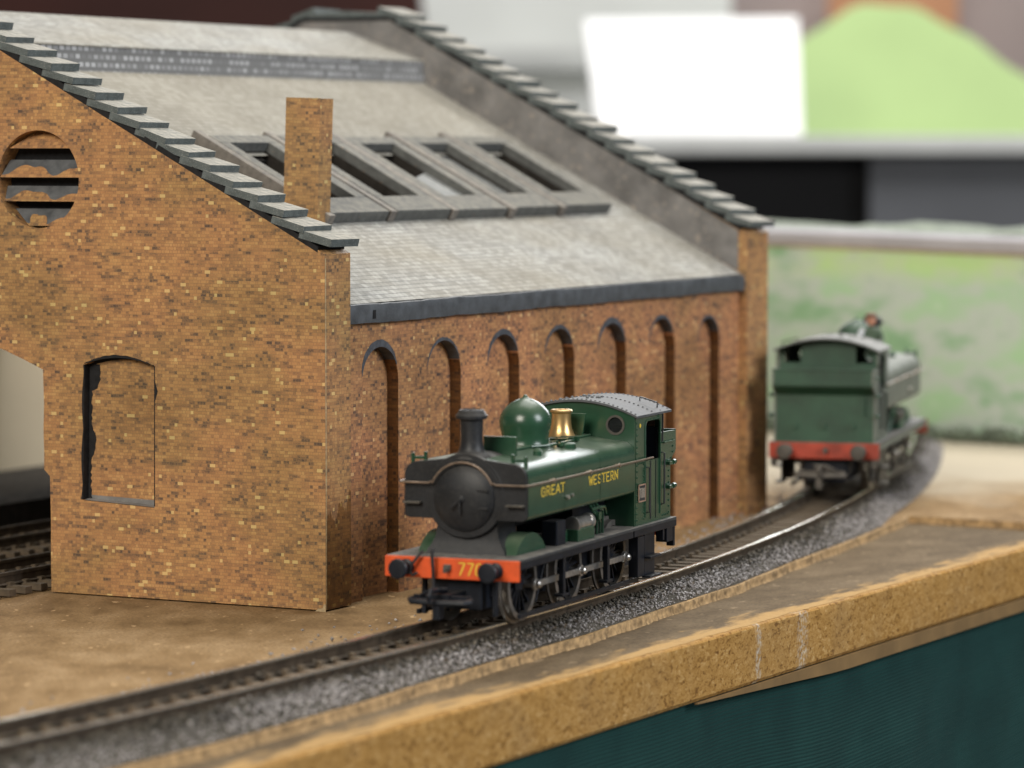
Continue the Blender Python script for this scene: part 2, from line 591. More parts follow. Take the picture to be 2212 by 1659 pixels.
def chip_material():
    k = NT('raw_chipboard', 0.85, spec=0.12)
    mm = k.obj_mm()

    def vor(scale, vec, out):
        nd = k.n('ShaderNodeTexVoronoi')
        k.put(nd.inputs['Vector'], vec)
        nd.inputs['Scale'].default_value = scale
        return nd.outputs[out]
    warp = k.n('ShaderNodeVectorMath', operation='ADD')
    k.put(warp.inputs[0], mm)
    k.put(warp.inputs[1], k.mapv(k.noise(mm, 0.5, 2.0, out=1), (1.5, 1.5, 1.5)))
    st = k.mapv(warp.outputs[0], (1, 0.55, 1.0))
    c1 = vor(0.95, st, 'Color')
    c2 = vor(2.3, st, 'Color')
    v = k.math('ADD', k.math('MULTIPLY', k.sep(c1)[0], 0.5), k.math('MULTIPLY', k.sep(c2)[1], 0.5))
    col = k.ramp(v, [(0.08, (0.15, 0.070, 0.020)), (0.24, (0.29, 0.150, 0.040)), (0.45, (0.37, 0.203, 0.058)), (0.78, (0.43, 0.245, 0.078)), (0.96, (0.53, 0.34, 0.14))])
    pit = k.step(k.noise(k.mapv(mm, (1, 0.6, 1)), 1.1, 4.0, 0.65), 0.63, 0.68)
    col = k.mix(k.math('MULTIPLY', pit, 0.6), col, (0.085, 0.040, 0.016))
    col = k.mix(k.math('MULTIPLY', k.step(k.noise(mm, 0.05, 3.0), 0.45, 0.7), 0.35), col, (0.30, 0.19, 0.085))
    # two scrapes of white filler on the front edge (their place along the edge, in mm)
    sp = k.sep(mm)
    wob = k.math('MULTIPLY', k.math('SUBTRACT', k.noise(k.mapv(mm, (1, 0.2, 1)), 0.35, 2.0), 0.5), 5.0)
    tot = None
    for y0, hw, th in ((SA, 2.0, 0.53), (SB, 4.2, 0.56)):
        d = k.math('ABSOLUTE', k.math('SUBTRACT', k.math('ADD', sp[1], wob), y0))
        m = k.math('MULTIPLY', k.math('SUBTRACT', 1.0, k.step(d, hw * 0.25, hw)), k.step(k.noise(mm, 0.8, 4.0), th - 0.12, th + 0.12))
        tot = m if tot is None else k.math('MAXIMUM', tot, m)
    col = k.mix(k.math('MULTIPLY', tot, 0.5), col, (0.72, 0.74, 0.68))
    k.color(col)
    k.bump(k.math('ADD', k.math('MULTIPLY', v, 0.6), k.math('MULTIPLY', pit, -1.0)), 0.35, 0.3)
    return k.m


M['chip'] = chip_material()
M['bareedge'] = painted('worn_bare_wood_edge', (0.42, 0.255, 0.095), 0.7, dust_amt=0.0, var=0.35, nscale=0.25, bump=0.2, wear=(0.24, 0.16, 0.08))
M['sheetedge'] = painted('fibre_sheet_edge', (0.36, 0.235, 0.112), 0.9, dust_amt=0.0, var=0.6, nscale=0.45, bump=0.8, wear=(0.22, 0.135, 0.06))
M['wood'] = painted('planed_softwood', (0.20, 0.120, 0.045), 0.6, dust_amt=0.0, var=0.2, nscale=0.08, bump=0.1)
M['sleeper'] = painted('brown_sleeper_plastic', (0.085, 0.060, 0.036), 0.7, (0.20, 0.155, 0.10), 0.7, 0.35, 0.25, 0.2)
M['railside'] = painted('brown_rail_web', (0.055, 0.040, 0.027), 0.75, dust_amt=0.2, var=0.4, nscale=0.3, spec=0.15)
M['railtop'] = painted('polished_rail_head', (0.93, 0.90, 0.82), 0.22, dust_amt=0.05, var=0.12, nscale=0.1, bump=0.0, metal=0.97)

k = NT('teal_rib_cloth', 0.85, spec=0.15)
mm = k.obj_mm()
cn = k.noise(mm, 0.05, 3.0)
fz = k.noise(mm, 3.0, 2.0)
kc = k.ramp(cn, [(0.3, (0.004, 0.030, 0.027)), (0.7, (0.007, 0.043, 0.038))])
kc = k.mix(k.math('MULTIPLY', k.step(fz, 0.55, 0.8), 0.35), kc, (0.018, 0.085, 0.08))
k.color(kc)
k.b.inputs['Sheen Weight'].default_value = 0.06
k.bump(fz, 0.4, 0.12)
M['cloth'] = k.m

k = NT('loose_ballast', 0.85, spec=0.3)
at = k.n('ShaderNodeAttribute', attribute_name='stone')
gi = k.n('ShaderNodeNewGeometry')
tone = k.math('ADD', at.outputs['Fac'], 0.0)
c1 = k.ramp(gi.outputs['Random Per Island'], [(0.0, (0.016, 0.014, 0.010)), (0.4, (0.048, 0.041, 0.030)), (0.8, (0.095, 0.081, 0.061)), (1.0, (0.16, 0.138, 0.108))])
c2 = k.ramp(gi.outputs['Random Per Island'], [(0.0, (0.24, 0.22, 0.21)), (0.5, (0.36, 0.335, 0.325)), (1.0, (0.50, 0.475, 0.465))])
k.color(k.mix(tone, c1, c2))
M['ballast'] = k.m
M['bed'] = ground_material('ballast_bed_glue', (0.045, 0.040, 0.032), (0.085, 0.076, 0.062), (0.14, 0.125, 0.105), (0.03, 0.028, 0.022))


def backscene_material():
    k = NT('painted_backscene', 0.7, spec=0.2)
    mm = k.obj_mm()
    a = k.noise(k.mapv(mm, (1, 1, 1.6)), 0.022, 4.0, 0.6)
    b = k.noise(k.mapv(mm, (0.6, 0.6, 1.4)), 0.05, 3.0, 0.6)
    c = k.ramp(k.math('ADD', k.math('MULTIPLY', a, 0.65), k.math('MULTIPLY', b, 0.35)),
               [(0.30, (0.15, 0.28, 0.17)), (0.42, (0.28, 0.46, 0.27)), (0.50, (0.50, 0.56, 0.50)), (0.60, (0.38, 0.59, 0.34)), (0.72, (0.64, 0.67, 0.64))])
    # a painted yellow-green hedgerow field along the top of the scene
    z = k.sep(mm)[2]
    band = k.math('MULTIPLY', k.step(k.math('ADD', z, k.math('MULTIPLY', b, 22.0)), 74.0, 84.0), k.step(a, 0.38, 0.55))
    c = k.mix(k.math('MULTIPLY', band, 0.5), c, (0.55, 0.74, 0.24))
    k.color(c)
    return k.m


M['backscene'] = backscene_material()
M['lilac'] = painted('pale_grey_capping_paint', (0.38, 0.365, 0.38), 0.9, dust_amt=0.0, var=0.12, nscale=0.03, spec=0.1)
M['tanstrip'] = painted('tan_strip', (0.36, 0.28, 0.19), 0.7, dust_amt=0.0, var=0.2, nscale=0.05)
M['dark_strip'] = painted('grey_green_flock', (0.15, 0.18, 0.125), 0.9, dust_amt=0.1, var=0.4, nscale=0.2)
M['cream'] = painted('cream_hardboard', (0.80, 0.685, 0.50), 0.7, dust_amt=0.0, var=0.06, nscale=0.02)
M['white'] = painted('white_card', (0.92, 0.92, 0.92), 0.5, dust_amt=0.0, var=0.02, nscale=0.02, bump=0)
M['palegrey'] = painted('pale_grey_board', (0.56, 0.57, 0.55), 0.6, dust_amt=0.0, var=0.10, nscale=0.004, bump=0)
M['lime'] = painted('lime_green_felt', (0.38, 0.51, 0.225), 0.85, dust_amt=0.0, var=0.09, nscale=0.006, bump=0)
M['tabletop'] = painted('grey_table_laminate', (0.38, 0.385, 0.375), 0.5, dust_amt=0.0, var=0.08, nscale=0.01, bump=0)
M['voidblack'] = painted('void_black', (0.004, 0.004, 0.005), 0.9, dust_amt=0.0, var=0.1, nscale=0.01, bump=0)
M['greypanel'] = painted('dark_grey_panel', (0.055, 0.058, 0.066), 0.6, dust_amt=0.0, var=0.1, nscale=0.01, bump=0)
M['maroon'] = painted('maroon_wall', (0.060, 0.014, 0.008), 0.7, dust_amt=0.0, var=0.4, nscale=0.002, bump=0)
M['taupe'] = painted('taupe_board', (0.30, 0.24, 0.225), 0.7, dust_amt=0.0, var=0.2, nscale=0.004, bump=0)
M['orange'] = painted('orange_brown_board', (0.42, 0.20, 0.10), 0.7, dust_amt=0.0, var=0.15, nscale=0.01, bump=0)

# ------------------------------------------------------------------ baseboard
board = bpy.data.objects.new('baseboard', None)
COL.objects.link(board)
tag(board, 'raw chipboard layout board with scuffed brown top and worn front edge', kind='structure')


def edge_xy(s, x=0.0):
    p = FE.w(x, s)
    return p[0], p[1]


# chipboard slab: front face follows the edge with small chips knocked off its top
ss = np.arange(-380, 700.1, 2.0)
sec = []
for s_ in ss:
    j = 0.22 * sin(s_ * 0.11) + 0.14 * sin(s_ * 0.43 + 1) + random.uniform(-0.12, 0.12)
    cp = random.uniform(0.5, 1.3) if random.random() < 0.05 else 0.0
    prof = [(-420, -2.5), (-60, -2.5), (-1.0 + j - cp, -2.5), (-0.32 + 0.5 * j - cp, -2.58 - 0.1 * abs(j)), (-0.02 + 0.15 * j - 0.7 * cp, -3.0 - 0.2 * abs(j)), (0.0, -6.0), (-0.05, -12), (-0.1, -16.6), (-0.9, -17.6), (-420, -17.6)]
    sec.append([(x, s_, z) for x, z in prof])
m = MB().loft(sec)
chip = m.build('chipboard_slab', M['chip'], board, angle=28)
# the slab is drawn in the edge's own frame
chip.location = (FE.o[0] * S, FE.o[1] * S, 0)
chip.rotation_euler = (0, 0, -radians(FE.deg))
# bare strip where the top coat is rubbed off along the front edge
sec = []
for s_ in ss:
    w_ = 1.7 + 0.3 * sin(s_ * 0.13) + 0.25 * sin(s_ * 0.37) + random.uniform(-0.3, 0.3)
    sec.append((s_, max(1.3, w_)))
# top coat on the slab (the ledge in front of the sheet)
vs, fs = [], []
for i, (s_, w_) in enumerate(sec):
    vs += [(-w_, s_, -2.42), (-w_ - 12, s_, -2.40), (-140, s_, -2.40)]
    if i:
        a = 3 * (i - 1)
        fs += [(a, a + 3, a + 4, a + 1), (a + 1, a + 4, a + 5, a + 2)]
ledge = MB().add(vs, fs).build('ledge_top_coat', M['ledge'], board)
ledge.location = chip.location
ledge.rotation_euler = chip.rotation_euler
# softwood batten under the right-hand end
m = MB()
sec = []
for s_ in np.arange(96, 700, 12.0):
    drop = min(1.0, (s_ - 96) / 90.0)
    sec.append([(-0.6, s_, -17.7), (0.35, s_, -17.75), (0.4, s_, -18.0 - 3.4 * drop), (-0.6, s_, -18.2 - 3.6 * drop)])
m.loft(sec)
bat = m.build('softwood_batten', M['wood'], board)
bat.location = chip.location
bat.rotation_euler = chip.rotation_euler

# thin sheet on top that carries everything (its edge shows beside the track)
edge_pts = [(-190, 470), (-130, 579), (-75.6, 673), (-56.7, 705), (-35.3, 746.6), (-18, 784), (0, 822.8), (19.5, 862), (44.5, 921), (63.0, 962), (81.5, 1013), (108, 1081), (121, 1118), (130, 1143)]
dense = []
for a, b in zip(edge_pts[:-1], edge_pts[1:]):
    L_ = math.hypot(b[0] - a[0], b[1] - a[1])
    n_ = max(2, int(L_ / 1.3))
    for i in range(n_):
        t = i / n_
        dense.append((a[0] + (b[0] - a[0]) * t, a[1] + (b[1] - a[1]) * t))
dense.append(edge_pts[-1])
side = [(130, 1143)]
for a, b in [((130, 1143), (165, 1122)), ((165, 1122), (360, 1002))]:
    for i in range(1, 30):
        side.append((a[0] + (b[0] - a[0]) * i / 29, a[1] + (b[1] - a[1]) * i / 29))
front = dense + side[1:]
front = [(x + random.uniform(-0.22, 0.22) + 0.35 * sin(i * 0.23), y + random.uniform(-0.25, 0.25)) for i, (x, y) in enumerate(front)]
outline = front + [(420, 1002), (420, 1720), (-420, 1720), (-420, 470)]
tris = tessellate_polygon([[Vector((x, y, 0)) for x, y in outline]])
sheet = MB().add([(x, y, 0.0) for x, y in outline], [tuple(t) for t in tris]).build('top_sheet', M['ground'], board, smooth=False)
vs, fs = [], []
lim = len(front)
for i in range(lim):
    x, y = front[i]
    nx, ny = 0.9, -0.43
    prof = [(0, 0.004), (0.12, -0.35), (0.05 + random.uniform(-0.15, 0.2), -1.1), (0.1 + random.uniform(-0.2, 0.25), -1.8), (0.25 + random.uniform(0, 0.3), -2.44)]
    for d, z in prof:
        vs.append((x + nx * d, y + ny * d, z))
    if i:
        a = 5 * (i - 1)
        for q in range(4):
            fs.append((a + q, a + q + 5, a + q + 6, a + q + 1))
vs2, fs2 = [], []
for i in range(lim):
    x, y = front[i]
    w_ = 0.25 + 0.35 * abs(sin(i * 0.09)) + random.uniform(0, 0.3)
    vs2 += [(x, y, 0.012), (x - 0.9 * w_, y + 0.43 * w_, 0.012)]
    if i:
        a = 2 * (i - 1)
        fs2.append((a, a + 2, a + 3, a + 1))
MB().add(vs2, fs2).build('worn_rim', M['bareedge'], board)
MB().add(vs, fs).build('sheet_edge', M['sheetedge'], board, angle=60)

# ------------------------------------------------------------------ cloth skirt below the board
vs, fs = [], []
ncol, pitch, sub = 70, 1.02, 5
rows = int(95 / pitch) * sub
for r_ in range(rows + 1):
    d = r_ / sub * pitch
    for c_ in range(ncol + 1):
        s_ = -330 + 900 * c_ / ncol
        fold = 1.6 * sin(s_ * 0.035 + 0.4) * min(1, d / 30) + 0.8 * sin(s_ * 0.083 + d * 0.01) * min(1, d / 40)
        rib = (0.34 + 0.05 * sin(r_ // sub * 2.1)) * abs(sin(pi * d / pitch)) ** 0.8
        sag = 1.3 * sin(s_ * 0.018 + 0.6) + 0.5 * sin(s_ * 0.06)
        vs.append((-3.2 + fold + rib, s_, -16.2 - d + sag * min(1, d / 8)))
for r_ in range(rows):
    for c_ in range(ncol):
        a = r_ * (ncol + 1) + c_
        fs.append((a, a + 1, a + ncol + 2, a + ncol + 1))
cl = MB().add(vs, fs).build('cloth_skirt', M['cloth'], None, angle=180)
cl.location = chip.location
cl.rotation_euler = chip.rotation_euler
tag(cl, 'dark teal ribbed cloth hanging below the chipboard edge', 'cloth')


# ------------------------------------------------------------------ track
PC = (1.274, -23.0, 99.177, 40.244)


def centre(Y):
    t = (Y - 950) / 250.0
    x = ((PC[0] * t + PC[1]) * t + PC[2]) * t + PC[3]
    dx = ((3 * PC[0] * t + 2 * PC[1]) * t + PC[2]) / 250.0
    return x, dx


path = []           # (x, y, nx, ny, arclength)
al, prev = 0.0, None
for Y in np.arange(545, 1420, 1.0):
    x, dx = centre(Y)
    q = sqrt(1 + dx * dx)
    if prev:
        al += math.hypot(x - prev[0], Y - prev[1])
    prev = (x, Y)
    path.append((x, Y, 1 / q, -dx / q, al))
TOTAL = al


def on_track(a):
    i = min(range(0, len(path) - 1, 1), key=lambda j: abs(path[j][4] - a)) if False else int(np.searchsorted(PA, a))
    return path[min(i, len(path) - 1)]


PA = np.array([p[4] for p in path])
track = thing('railway_track', (0, 0, 0), 0, 'curved single railway track on dark ballast running past the engine shed', 'track')
RAILP = [(-1.1, 3.45), (1.1, 3.45), (1.1, 3.75), (0.3, 4.0), (0.28, 5.7), (0.52, 5.95), (0.52, 6.75), (0.4, 6.9), (-0.4, 6.9), (-0.52, 6.75), (-0.52, 5.95), (-0.28, 5.7), (-0.3, 4.0), (-1.1, 3.75)]
for sd in (-1, 1):
    sec = []
    top = []
    for (x, y, nx, ny, a) in path[::3]:
        off = sd * 8.25 + sd * 0.52
        sec.append([(x + nx * (off + q[0]), y + ny * (off + q[0]), q[1]) for q in RAILP])
        top.append([(x + nx * (off + q), y + ny * (off + q), 6.9 + h) for q, h in ((-0.56, -0.36), (0.56, -0.36), (0.56, -0.05), (0.42, 0.09), (-0.42, 0.09), (-0.56, -0.05))])
    r_ = MB().loft(sec).build('rail', M['railside'], track)
    MB().loft(top).build('rail_head', M['railtop'], r_)



def sleeper_shape(half):
    m_ = MB().box(-half, half, -1.55, 1.55, 1.6, 3.4)
    for sd in (-1, 1):
        for o_ in (-1.25, 1.25):
            xc = sd * 8.77 + o_
            m_.box(xc - 0.75, xc + 0.75, -1.0, 1.0, 3.39, 4.25)
    return m_.mesh('sleeper', M['sleeper'])


sleeper_mesh = sleeper_shape(12.4)
long_sleeper_mesh = sleeper_shape(16.0)
a = 3.0
while a < TOTAL - 3:
    x, y, nx, ny, _ = on_track(a)
    o = bpy.data.objects.new('sleeper', sleeper_mesh)
    COL.objects.link(o)
    o.parent = track
    o.location = (x * S, y * S, random.uniform(-0.15, 0.1) * S)
    o.rotation_euler = (0, 0, atan2(ny, nx) + random.uniform(-0.012, 0.012))
    o['sleeper_tone'] = random.random()
    a += 7.3 + random.uniform(-0.15, 0.15)


EY = np.array([p[1] for p in edge_pts], float)
EX = np.array([p[0] for p in edge_pts], float)


def edge_limit(x, y, nx, ny):
    for o_ in np.arange(11.0, 23.0, 0.15):
        if x + nx * o_ > np.interp(y + ny * o_, EY, EX):
            return max(12.0, o_ - 0.9)
    return 20.8


LIM = np.array([edge_limit(*p[:4]) if p[1] < 1136 else 20.0 for p in path])


def ballast_strip(name_bed, xprof, parent):
    sec = []
    for i in range(0, len(path), 4):
        x, y, nx, ny, a = path[i]
        pr = [((10 + (o_ - 10) * (LIM[i] - 10) / 10.5) if o_ > 10.3 else o_, z) for o_, z in xprof]
        sec.append([(x + nx * o_, y + ny * o_, z) for o_, z in pr])
    return MB().loft(sec, closed=False, caps=False).build(name_bed, M['bed'], parent)


bed = ballast_strip('ballast_bed', [(-21, 0.02), (-17.5, 1.9), (-10.2, 4.4), (-9.8, 2.1), (0, 2.1), (9.8, 2.1), (10.2, 4.4), (17.5, 1.9), (20.5, 0.02)], track)

# ballast stones, each a small irregular lump
N_ST = 66000
oct_v = np.array([(1, 0, 0), (-1, 0, 0), (0, 1, 0), (0, -1, 0), (0, 0, 1), (0, 0, -1)], float)
oct_f = np.array([(0, 2, 4), (2, 1, 4), (1, 3, 4), (3, 0, 4), (2, 0, 5), (1, 2, 5), (3, 1, 5), (0, 3, 5)])
aa = rng.uniform(4, TOTAL - 4, N_ST)
off = rng.uniform(-21.5, 20.8, N_ST)
strayn = 2200
off[:strayn] = rng.normal(-20, 9, strayn)
nr = 3600
off[-nr:] = rng.choice([-1, 1], nr) * (8.77 + rng.choice([-1, 1], nr) * rng.uniform(0.75, 1.7, nr))
keep = ~((np.abs(np.abs(off) - 8.77) < 1.6))
keep[-nr:] = True
idx = np.clip(np.searchsorted(PA, aa), 0, len(path) - 1)
PT = np.array(path)
P0 = PT[idx]
# keep sleeper tops mostly clear between the rails
ph = ((aa - 3.0) % 7.3)
on_sl = (ph < 2.2) | (ph > 5.1)
keep &= ~((np.abs(off) < 8.3) & on_sl & (rng.random(N_ST) < 0.9))
keep &= ~((np.abs(off) < 8) & (rng.random(N_ST) < 0.25))
aa, off, P0, LI = aa[keep], off[keep], P0[keep], LIM[idx[keep]]
out_ = off > 10.3
n_st = len(off)
zz = np.interp(off, [-40, -21, -17.5, -10.2, -9.6, 0, 9.6, 10.2, 17.5, 20.5, 40], [0.2, 0.2, 2.2, 4.7, 2.35, 2.35, 2.35, 4.7, 2.2, 0.25, 0.2]) + rng.uniform(0, 0.6, n_st) * (np.abs(off) > 9.5) + rng.uniform(-0.1, 0.3, n_st)
close = np.abs(np.abs(off) - 8.77) < 1.7
zz = np.where(close, rng.uniform(3.3, 4.9, n_st), zz)
size = rng.uniform(0.28, 0.58, n_st) * np.where(off > 16, 0.72, 1.0)
q = rng.normal(size=(n_st, 6, 3)) * 0.28 + oct_v[None]
th = rng.uniform(0, 2 * pi, n_st)
c_, s_ = np.cos(th)[:, None], np.sin(th)[:, None]
qx = q[:, :, 0] * c_ - q[:, :, 1] * s_
qy = q[:, :, 0] * s_ + q[:, :, 1] * c_
V = np.stack([qx, qy, q[:, :, 2] * 0.8], -1) * size[:, None, None]
off_w = np.where(out_, 10 + (off - 10) * (LI - 9.9) / 10.8, off)
V[:, :, 0] += (P0[:, 0] + P0[:, 2] * off_w)[:, None]
V[:, :, 1] += (P0[:, 1] + P0[:, 3] * off_w)[:, None]
V[:, :, 2] += zz[:, None]
V = V.reshape(-1, 3) * S
Fc = (oct_f[None] + 6 * np.arange(n_st)[:, None, None]).reshape(-1, 3)
me = bpy.data.meshes.new('ballast_stones')
me.vertices.add(len(V))
me.vertices.foreach_set('co', V.ravel())
me.loops.add(Fc.size)
me.loops.foreach_set('vertex_index', Fc.ravel().astype(np.int32))
me.polygons.add(len(Fc))
me.polygons.foreach_set('loop_start', (np.arange(len(Fc)) * 3).astype(np.int32))
me.polygons.foreach_set('loop_total', np.full(len(Fc), 3, np.int32))
me.update(calc_edges=True)
# pale chippings were spread along the outer shoulder, dark ones in the bed
patchy = 1.6 * np.sin(aa * 0.031) + 1.1 * np.sin(aa * 0.083 + 1.0)
pale = np.clip((off - 12.6 + patchy + rng.normal(0, 1.6, n_st)) / 6.0, 0, 1) ** 1.2
pale = np.maximum(pale, np.clip((-off - 16.5 + rng.normal(0, 1.5, n_st)) / 6.0, 0, 0.75))
att = me.attributes.new('stone', 'FLOAT', 'POINT')
att.data.foreach_set('value', np.repeat(np.clip(pale, 0, 1), 6).astype(np.float32))
me.materials.append(M['ballast'])
bo = bpy.data.objects.new('ballast_stones', me)
COL.objects.link(bo)
bo.parent = track
bo['kind'] = 'stuff'

# ------------------------------------------------------------------ engine shed
shed = thing('engine_shed', FB.o, -FB.deg, 'brick paper engine shed with grey slate roof, skylights and stepped coping', 'building')
SL = 0.536
HW = 150.0
LEN = 290.0
EAVE = 92.4
GT = 13.2           # near gable thickness
FG = 273.0          # inner face of far gable


def arc_pts(cx, cz, r, a0, a1, n):
    return [(cx + r * cos(a0 + (a1 - a0) * i / n), cz + r * sin(a0 + (a1 - a0) * i / n)) for i in range(n + 1)]


def seg_arch(x0, x1, z0, rise, n=16):
    """points of a shallow arch from x0 to x1 springing at z0"""
    c = (x1 - x0) / 2
    R = (c * c + rise * rise) / (2 * rise)
    out = []
    for i in range(n + 1):
        x = x0 + (x1 - x0) * i / n
        out.append((x, z0 + sqrt(max(0, R * R - (x - (x0 + x1) / 2) ** 2)) - (R - rise)))
    return out


APEX = EAVE + SL * (HW - 17)
gable_out = [(0, 0.4), (0, EAVE), (-(HW - 17), APEX), (-(HW + 17), APEX), (-2 * HW, EAVE), (-2 * HW, 0.4), (-213, 0.4), (-213, 60)]
gable_out += seg_arch(-213, -87.6, 60.2, 13.5, 20)[1:-1]
jag = [(-87.6, 60.3), (-87.3, 51), (-87.6, 44), (-87.4, 38), (-87.5, 33.4), (-85.6, 31.6), (-85.4, 20), (-85.5, 8), (-85.4, 0.4)]
gable_out += jag
vent_c, vent_r = (-88.6, 111.3), 13.1
vent_hole = arc_pts(*vent_c, vent_r, 0, 2 * pi * 47 / 48, 47)
vent_hole2 = arc_pts(-211.4, 111.3, vent_r, 0, 2 * pi * 31 / 32, 31)
win = [(-75.0, 25.6), (-52.3, 24.6), (-52.0, 62.3)] + seg_arch(-74.2, -52.0, 62.2, 1.9, 10)[::-1][1:-1] + [(-74.2, 62.0)]
FRONT_T = 2.6
g = MB().plate('y', gable_out, [vent_hole, vent_hole2, win], 0.0, FRONT_T)
gable = g.build('gable_wall', M['brick'], shed, smooth=False)
back_out = [(p[0], p[1]) for p in gable_out]
MB().plate('y', back_out, [vent_hole, vent_hole2], FRONT_T + 0.02, GT).build('wall_core', M['brick'], gable, smooth=False)
# pale line of bare card at the near corner and along the foot
ce = MB()
zs = np.linspace(0.6, EAVE - 1, 60)
for z0, z1 in zip(zs[:-1], zs[1:]):
    w_ = 0.16 + 0.14 * max(0, sin(z0 * 0.4)) + random.uniform(0, 0.08)
    ce.box(-0.10, 0.05, 0.35 - w_ / 2, 0.35 + w_ / 2 + 0.1, z0, z1 + 0.01)
ce.build('card_edge', M['cardedge'], gable, smooth=False)
ch_ = MB().add([(-3.2, -0.06, 0.0), (0.0, -0.08, 0.0), (0.02, -0.08, 1.9), (-0.5, -0.06, 2.0), (-0.9, -0.06, 0.9), (-2.2, -0.06, 0.7)], [(0, 1, 2, 3, 4, 5)])
ch_.build('torn_corner', M['cardedge'], gable, smooth=False)
m_r = []  # shade on the pier's foot, drawn as a darker strip of brick
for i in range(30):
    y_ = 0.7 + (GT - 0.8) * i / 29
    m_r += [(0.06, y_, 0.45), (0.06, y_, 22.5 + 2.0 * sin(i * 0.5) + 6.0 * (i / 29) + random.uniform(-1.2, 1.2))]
MB().add(m_r, [(2 * i, 2 * i + 1, 2 * i + 3, 2 * i + 2) for i in range(29)]).build('shaded_foot', M['brick_foot'], gable, smooth=False)
# blind window: recessed brick panel, ragged black paint in its reveal
blind = MB().plate('y', [(-76.5, 23.5), (-50.5, 23.5), (-50.5, 66.5), (-76.5, 66.5)], [], FRONT_T - 0.1, FRONT_T + 0.015).build('blind_window', M['brick'], shed, smooth=False)
rv = MB()
zs = np.linspace(25.8, 62.0, 46)
outl = []
for i, z in enumerate(zs):
    inn = 0.9 + 1.3 * max(0, sin(z * 0.33 + 0.6)) + random.uniform(-0.2, 0.35) + (1.4 if z > 55 else 0)
    outl.append((inn, z))
vs = [(-75.0 + 0.8 * (z - 25.6) / 37 - 0.15 - 0.5 * abs(sin(z * 0.21)), -0.05, z) for _, z in outl]
vs += [(-75.0 + 0.8 * (z - 25.6) / 37 + 0.06, -0.05, z) for _, z in outl]
vs += [(-75.0 + 0.8 * (z - 25.6) / 37 + 0.07, FRONT_T - 0.15, z) for _, z in outl]
vs += [(-75.0 + 0.8 * (z - 25.6) / 37 + i_, FRONT_T - 0.14, z) for i_, z in outl]
n_ = len(outl)
fs = [(r_ * n_ + i, r_ * n_ + i + 1, (r_ + 1) * n_ + i + 1, (r_ + 1) * n_ + i) for r_ in range(3) for i in range(n_ - 1)]
rv.add(vs, fs)
top = seg_arch(-74.2, -52.2, 62.2, 1.9, 22)
vs = []
for i, (x, z) in enumerate(top):
    t = i / 22
    thick = 0.2 + 0.75 * max(0, sin(pi * min(1, t * 1.15))) + random.uniform(-0.1, 0.15)
    vs += [(x, -0.06, z + thick * 0.75), (x, -0.06, z - 0.05), (x, FRONT_T - 0.15, z - 0.07), (x, FRONT_T - 0.14, z - 0.3 - 0.6 * (1 - t))]
fs = [(4 * i + r_, 4 * i + r_ + 1, 4 * i + r_ + 5, 4 * i + r_ + 4) for i in range(22) for r_ in range(3)]
rv.add(vs, fs)
m_r = []
for z_ in np.linspace(25, 62.2, 40):
    xr = -52.3 + 0.3 * (z_ - 24.6) / 37.7
    w_ = 0.13 + random.uniform(0, 0.06) + (0.9 * max(0, 1 - abs(z_ - 55.5) / 2.6))
    m_r += [(xr - 0.12, -0.05, z_), (xr + w_, -0.05, z_)]
rv.add(m_r, [(2 * i, 2 * i + 1, 2 * i + 3, 2 * i + 2) for i in range(39)])
rv.build('reveal_paint', M['black'], blind, smooth=False)
MB().add([(-74.6, 0.0, 25.75), (-52.4, 0.0, 24.75), (-52.4, FRONT_T - 0.12, 25.0), (-74.6, FRONT_T - 0.12, 26.0), (-52.4, FRONT_T - 0.13, 26.3), (-74.6, FRONT_T - 0.13, 26.9)],
         [(0, 1, 2, 3), (3, 2, 4, 5)]).build('sill', M['parapet'], blind, smooth=False)
# round louvred vent
vent = MB().plate('y', arc_pts(*vent_c, vent_r + 0.3, 0, 2 * pi * 47 / 48, 47), [], 6.2, 6.6).build('round_vent', M['black'], shed, smooth=False)


def chord(z):
    return sqrt(max(0.01, (vent_r - 0.05) ** 2 - (z - vent_c[1]) ** 2))


for (za, zb) in ((119.6, 124.0), (111.8, 116.5), (105.4, 109.5), (98.8, 103.4)):
    n_ = 26
    hw = min(chord(za), chord(zb), chord((za + zb) / 2)) if not (za > 119) else chord(za)
    vs, vs2 = [], []
    for i in range(n_ + 1):
        t = -1 + 2 * i / n_
        xb, xt = vent_c[0] + t * chord(za), vent_c[0] + t * chord(min(zb, 124.2))
        tear = 0.45 + 0.26 * sin(i * 0.34 + za) + 0.10 * sin(i * 0.8 + za * 2) + random.uniform(-0.02, 0.02)
        if za > 119:
            tear = 1.0
        zm = za + (zb - za) * max(0.08, min(1.0, tear))
        ym = 1.0 + 3.2 * (zm - za) / (zb - za)
        xm = xb + (xt - xb) * (zm - za) / (zb - za)
        vs += [(xb, 1.0, za), (xm, ym, zm)]
        vs2 += [(xb, 1.12, za), (xt, 4.3, zb), (xb, 2.0, za - 0.1)]
    fs = [(2 * i, 2 * i + 2, 2 * i + 3, 2 * i + 1) for i in range(n_)]
    lv = MB().add(vs2, [(3 * i, 3 * i + 3, 3 * i + 4, 3 * i + 1) for i in range(n_)] + [(3 * i, 3 * i + 3, 3 * i + 5, 3 * i + 2) for i in range(n_)]).build('louvre', M['gutter'], vent, smooth=False)
    MB().add(vs, fs).build('torn_brick_paper', M['brick'], lv, smooth=False) if False else None
    pp = MB().add(vs, fs).build('louvre_paper', M['brick'], vent, smooth=False)

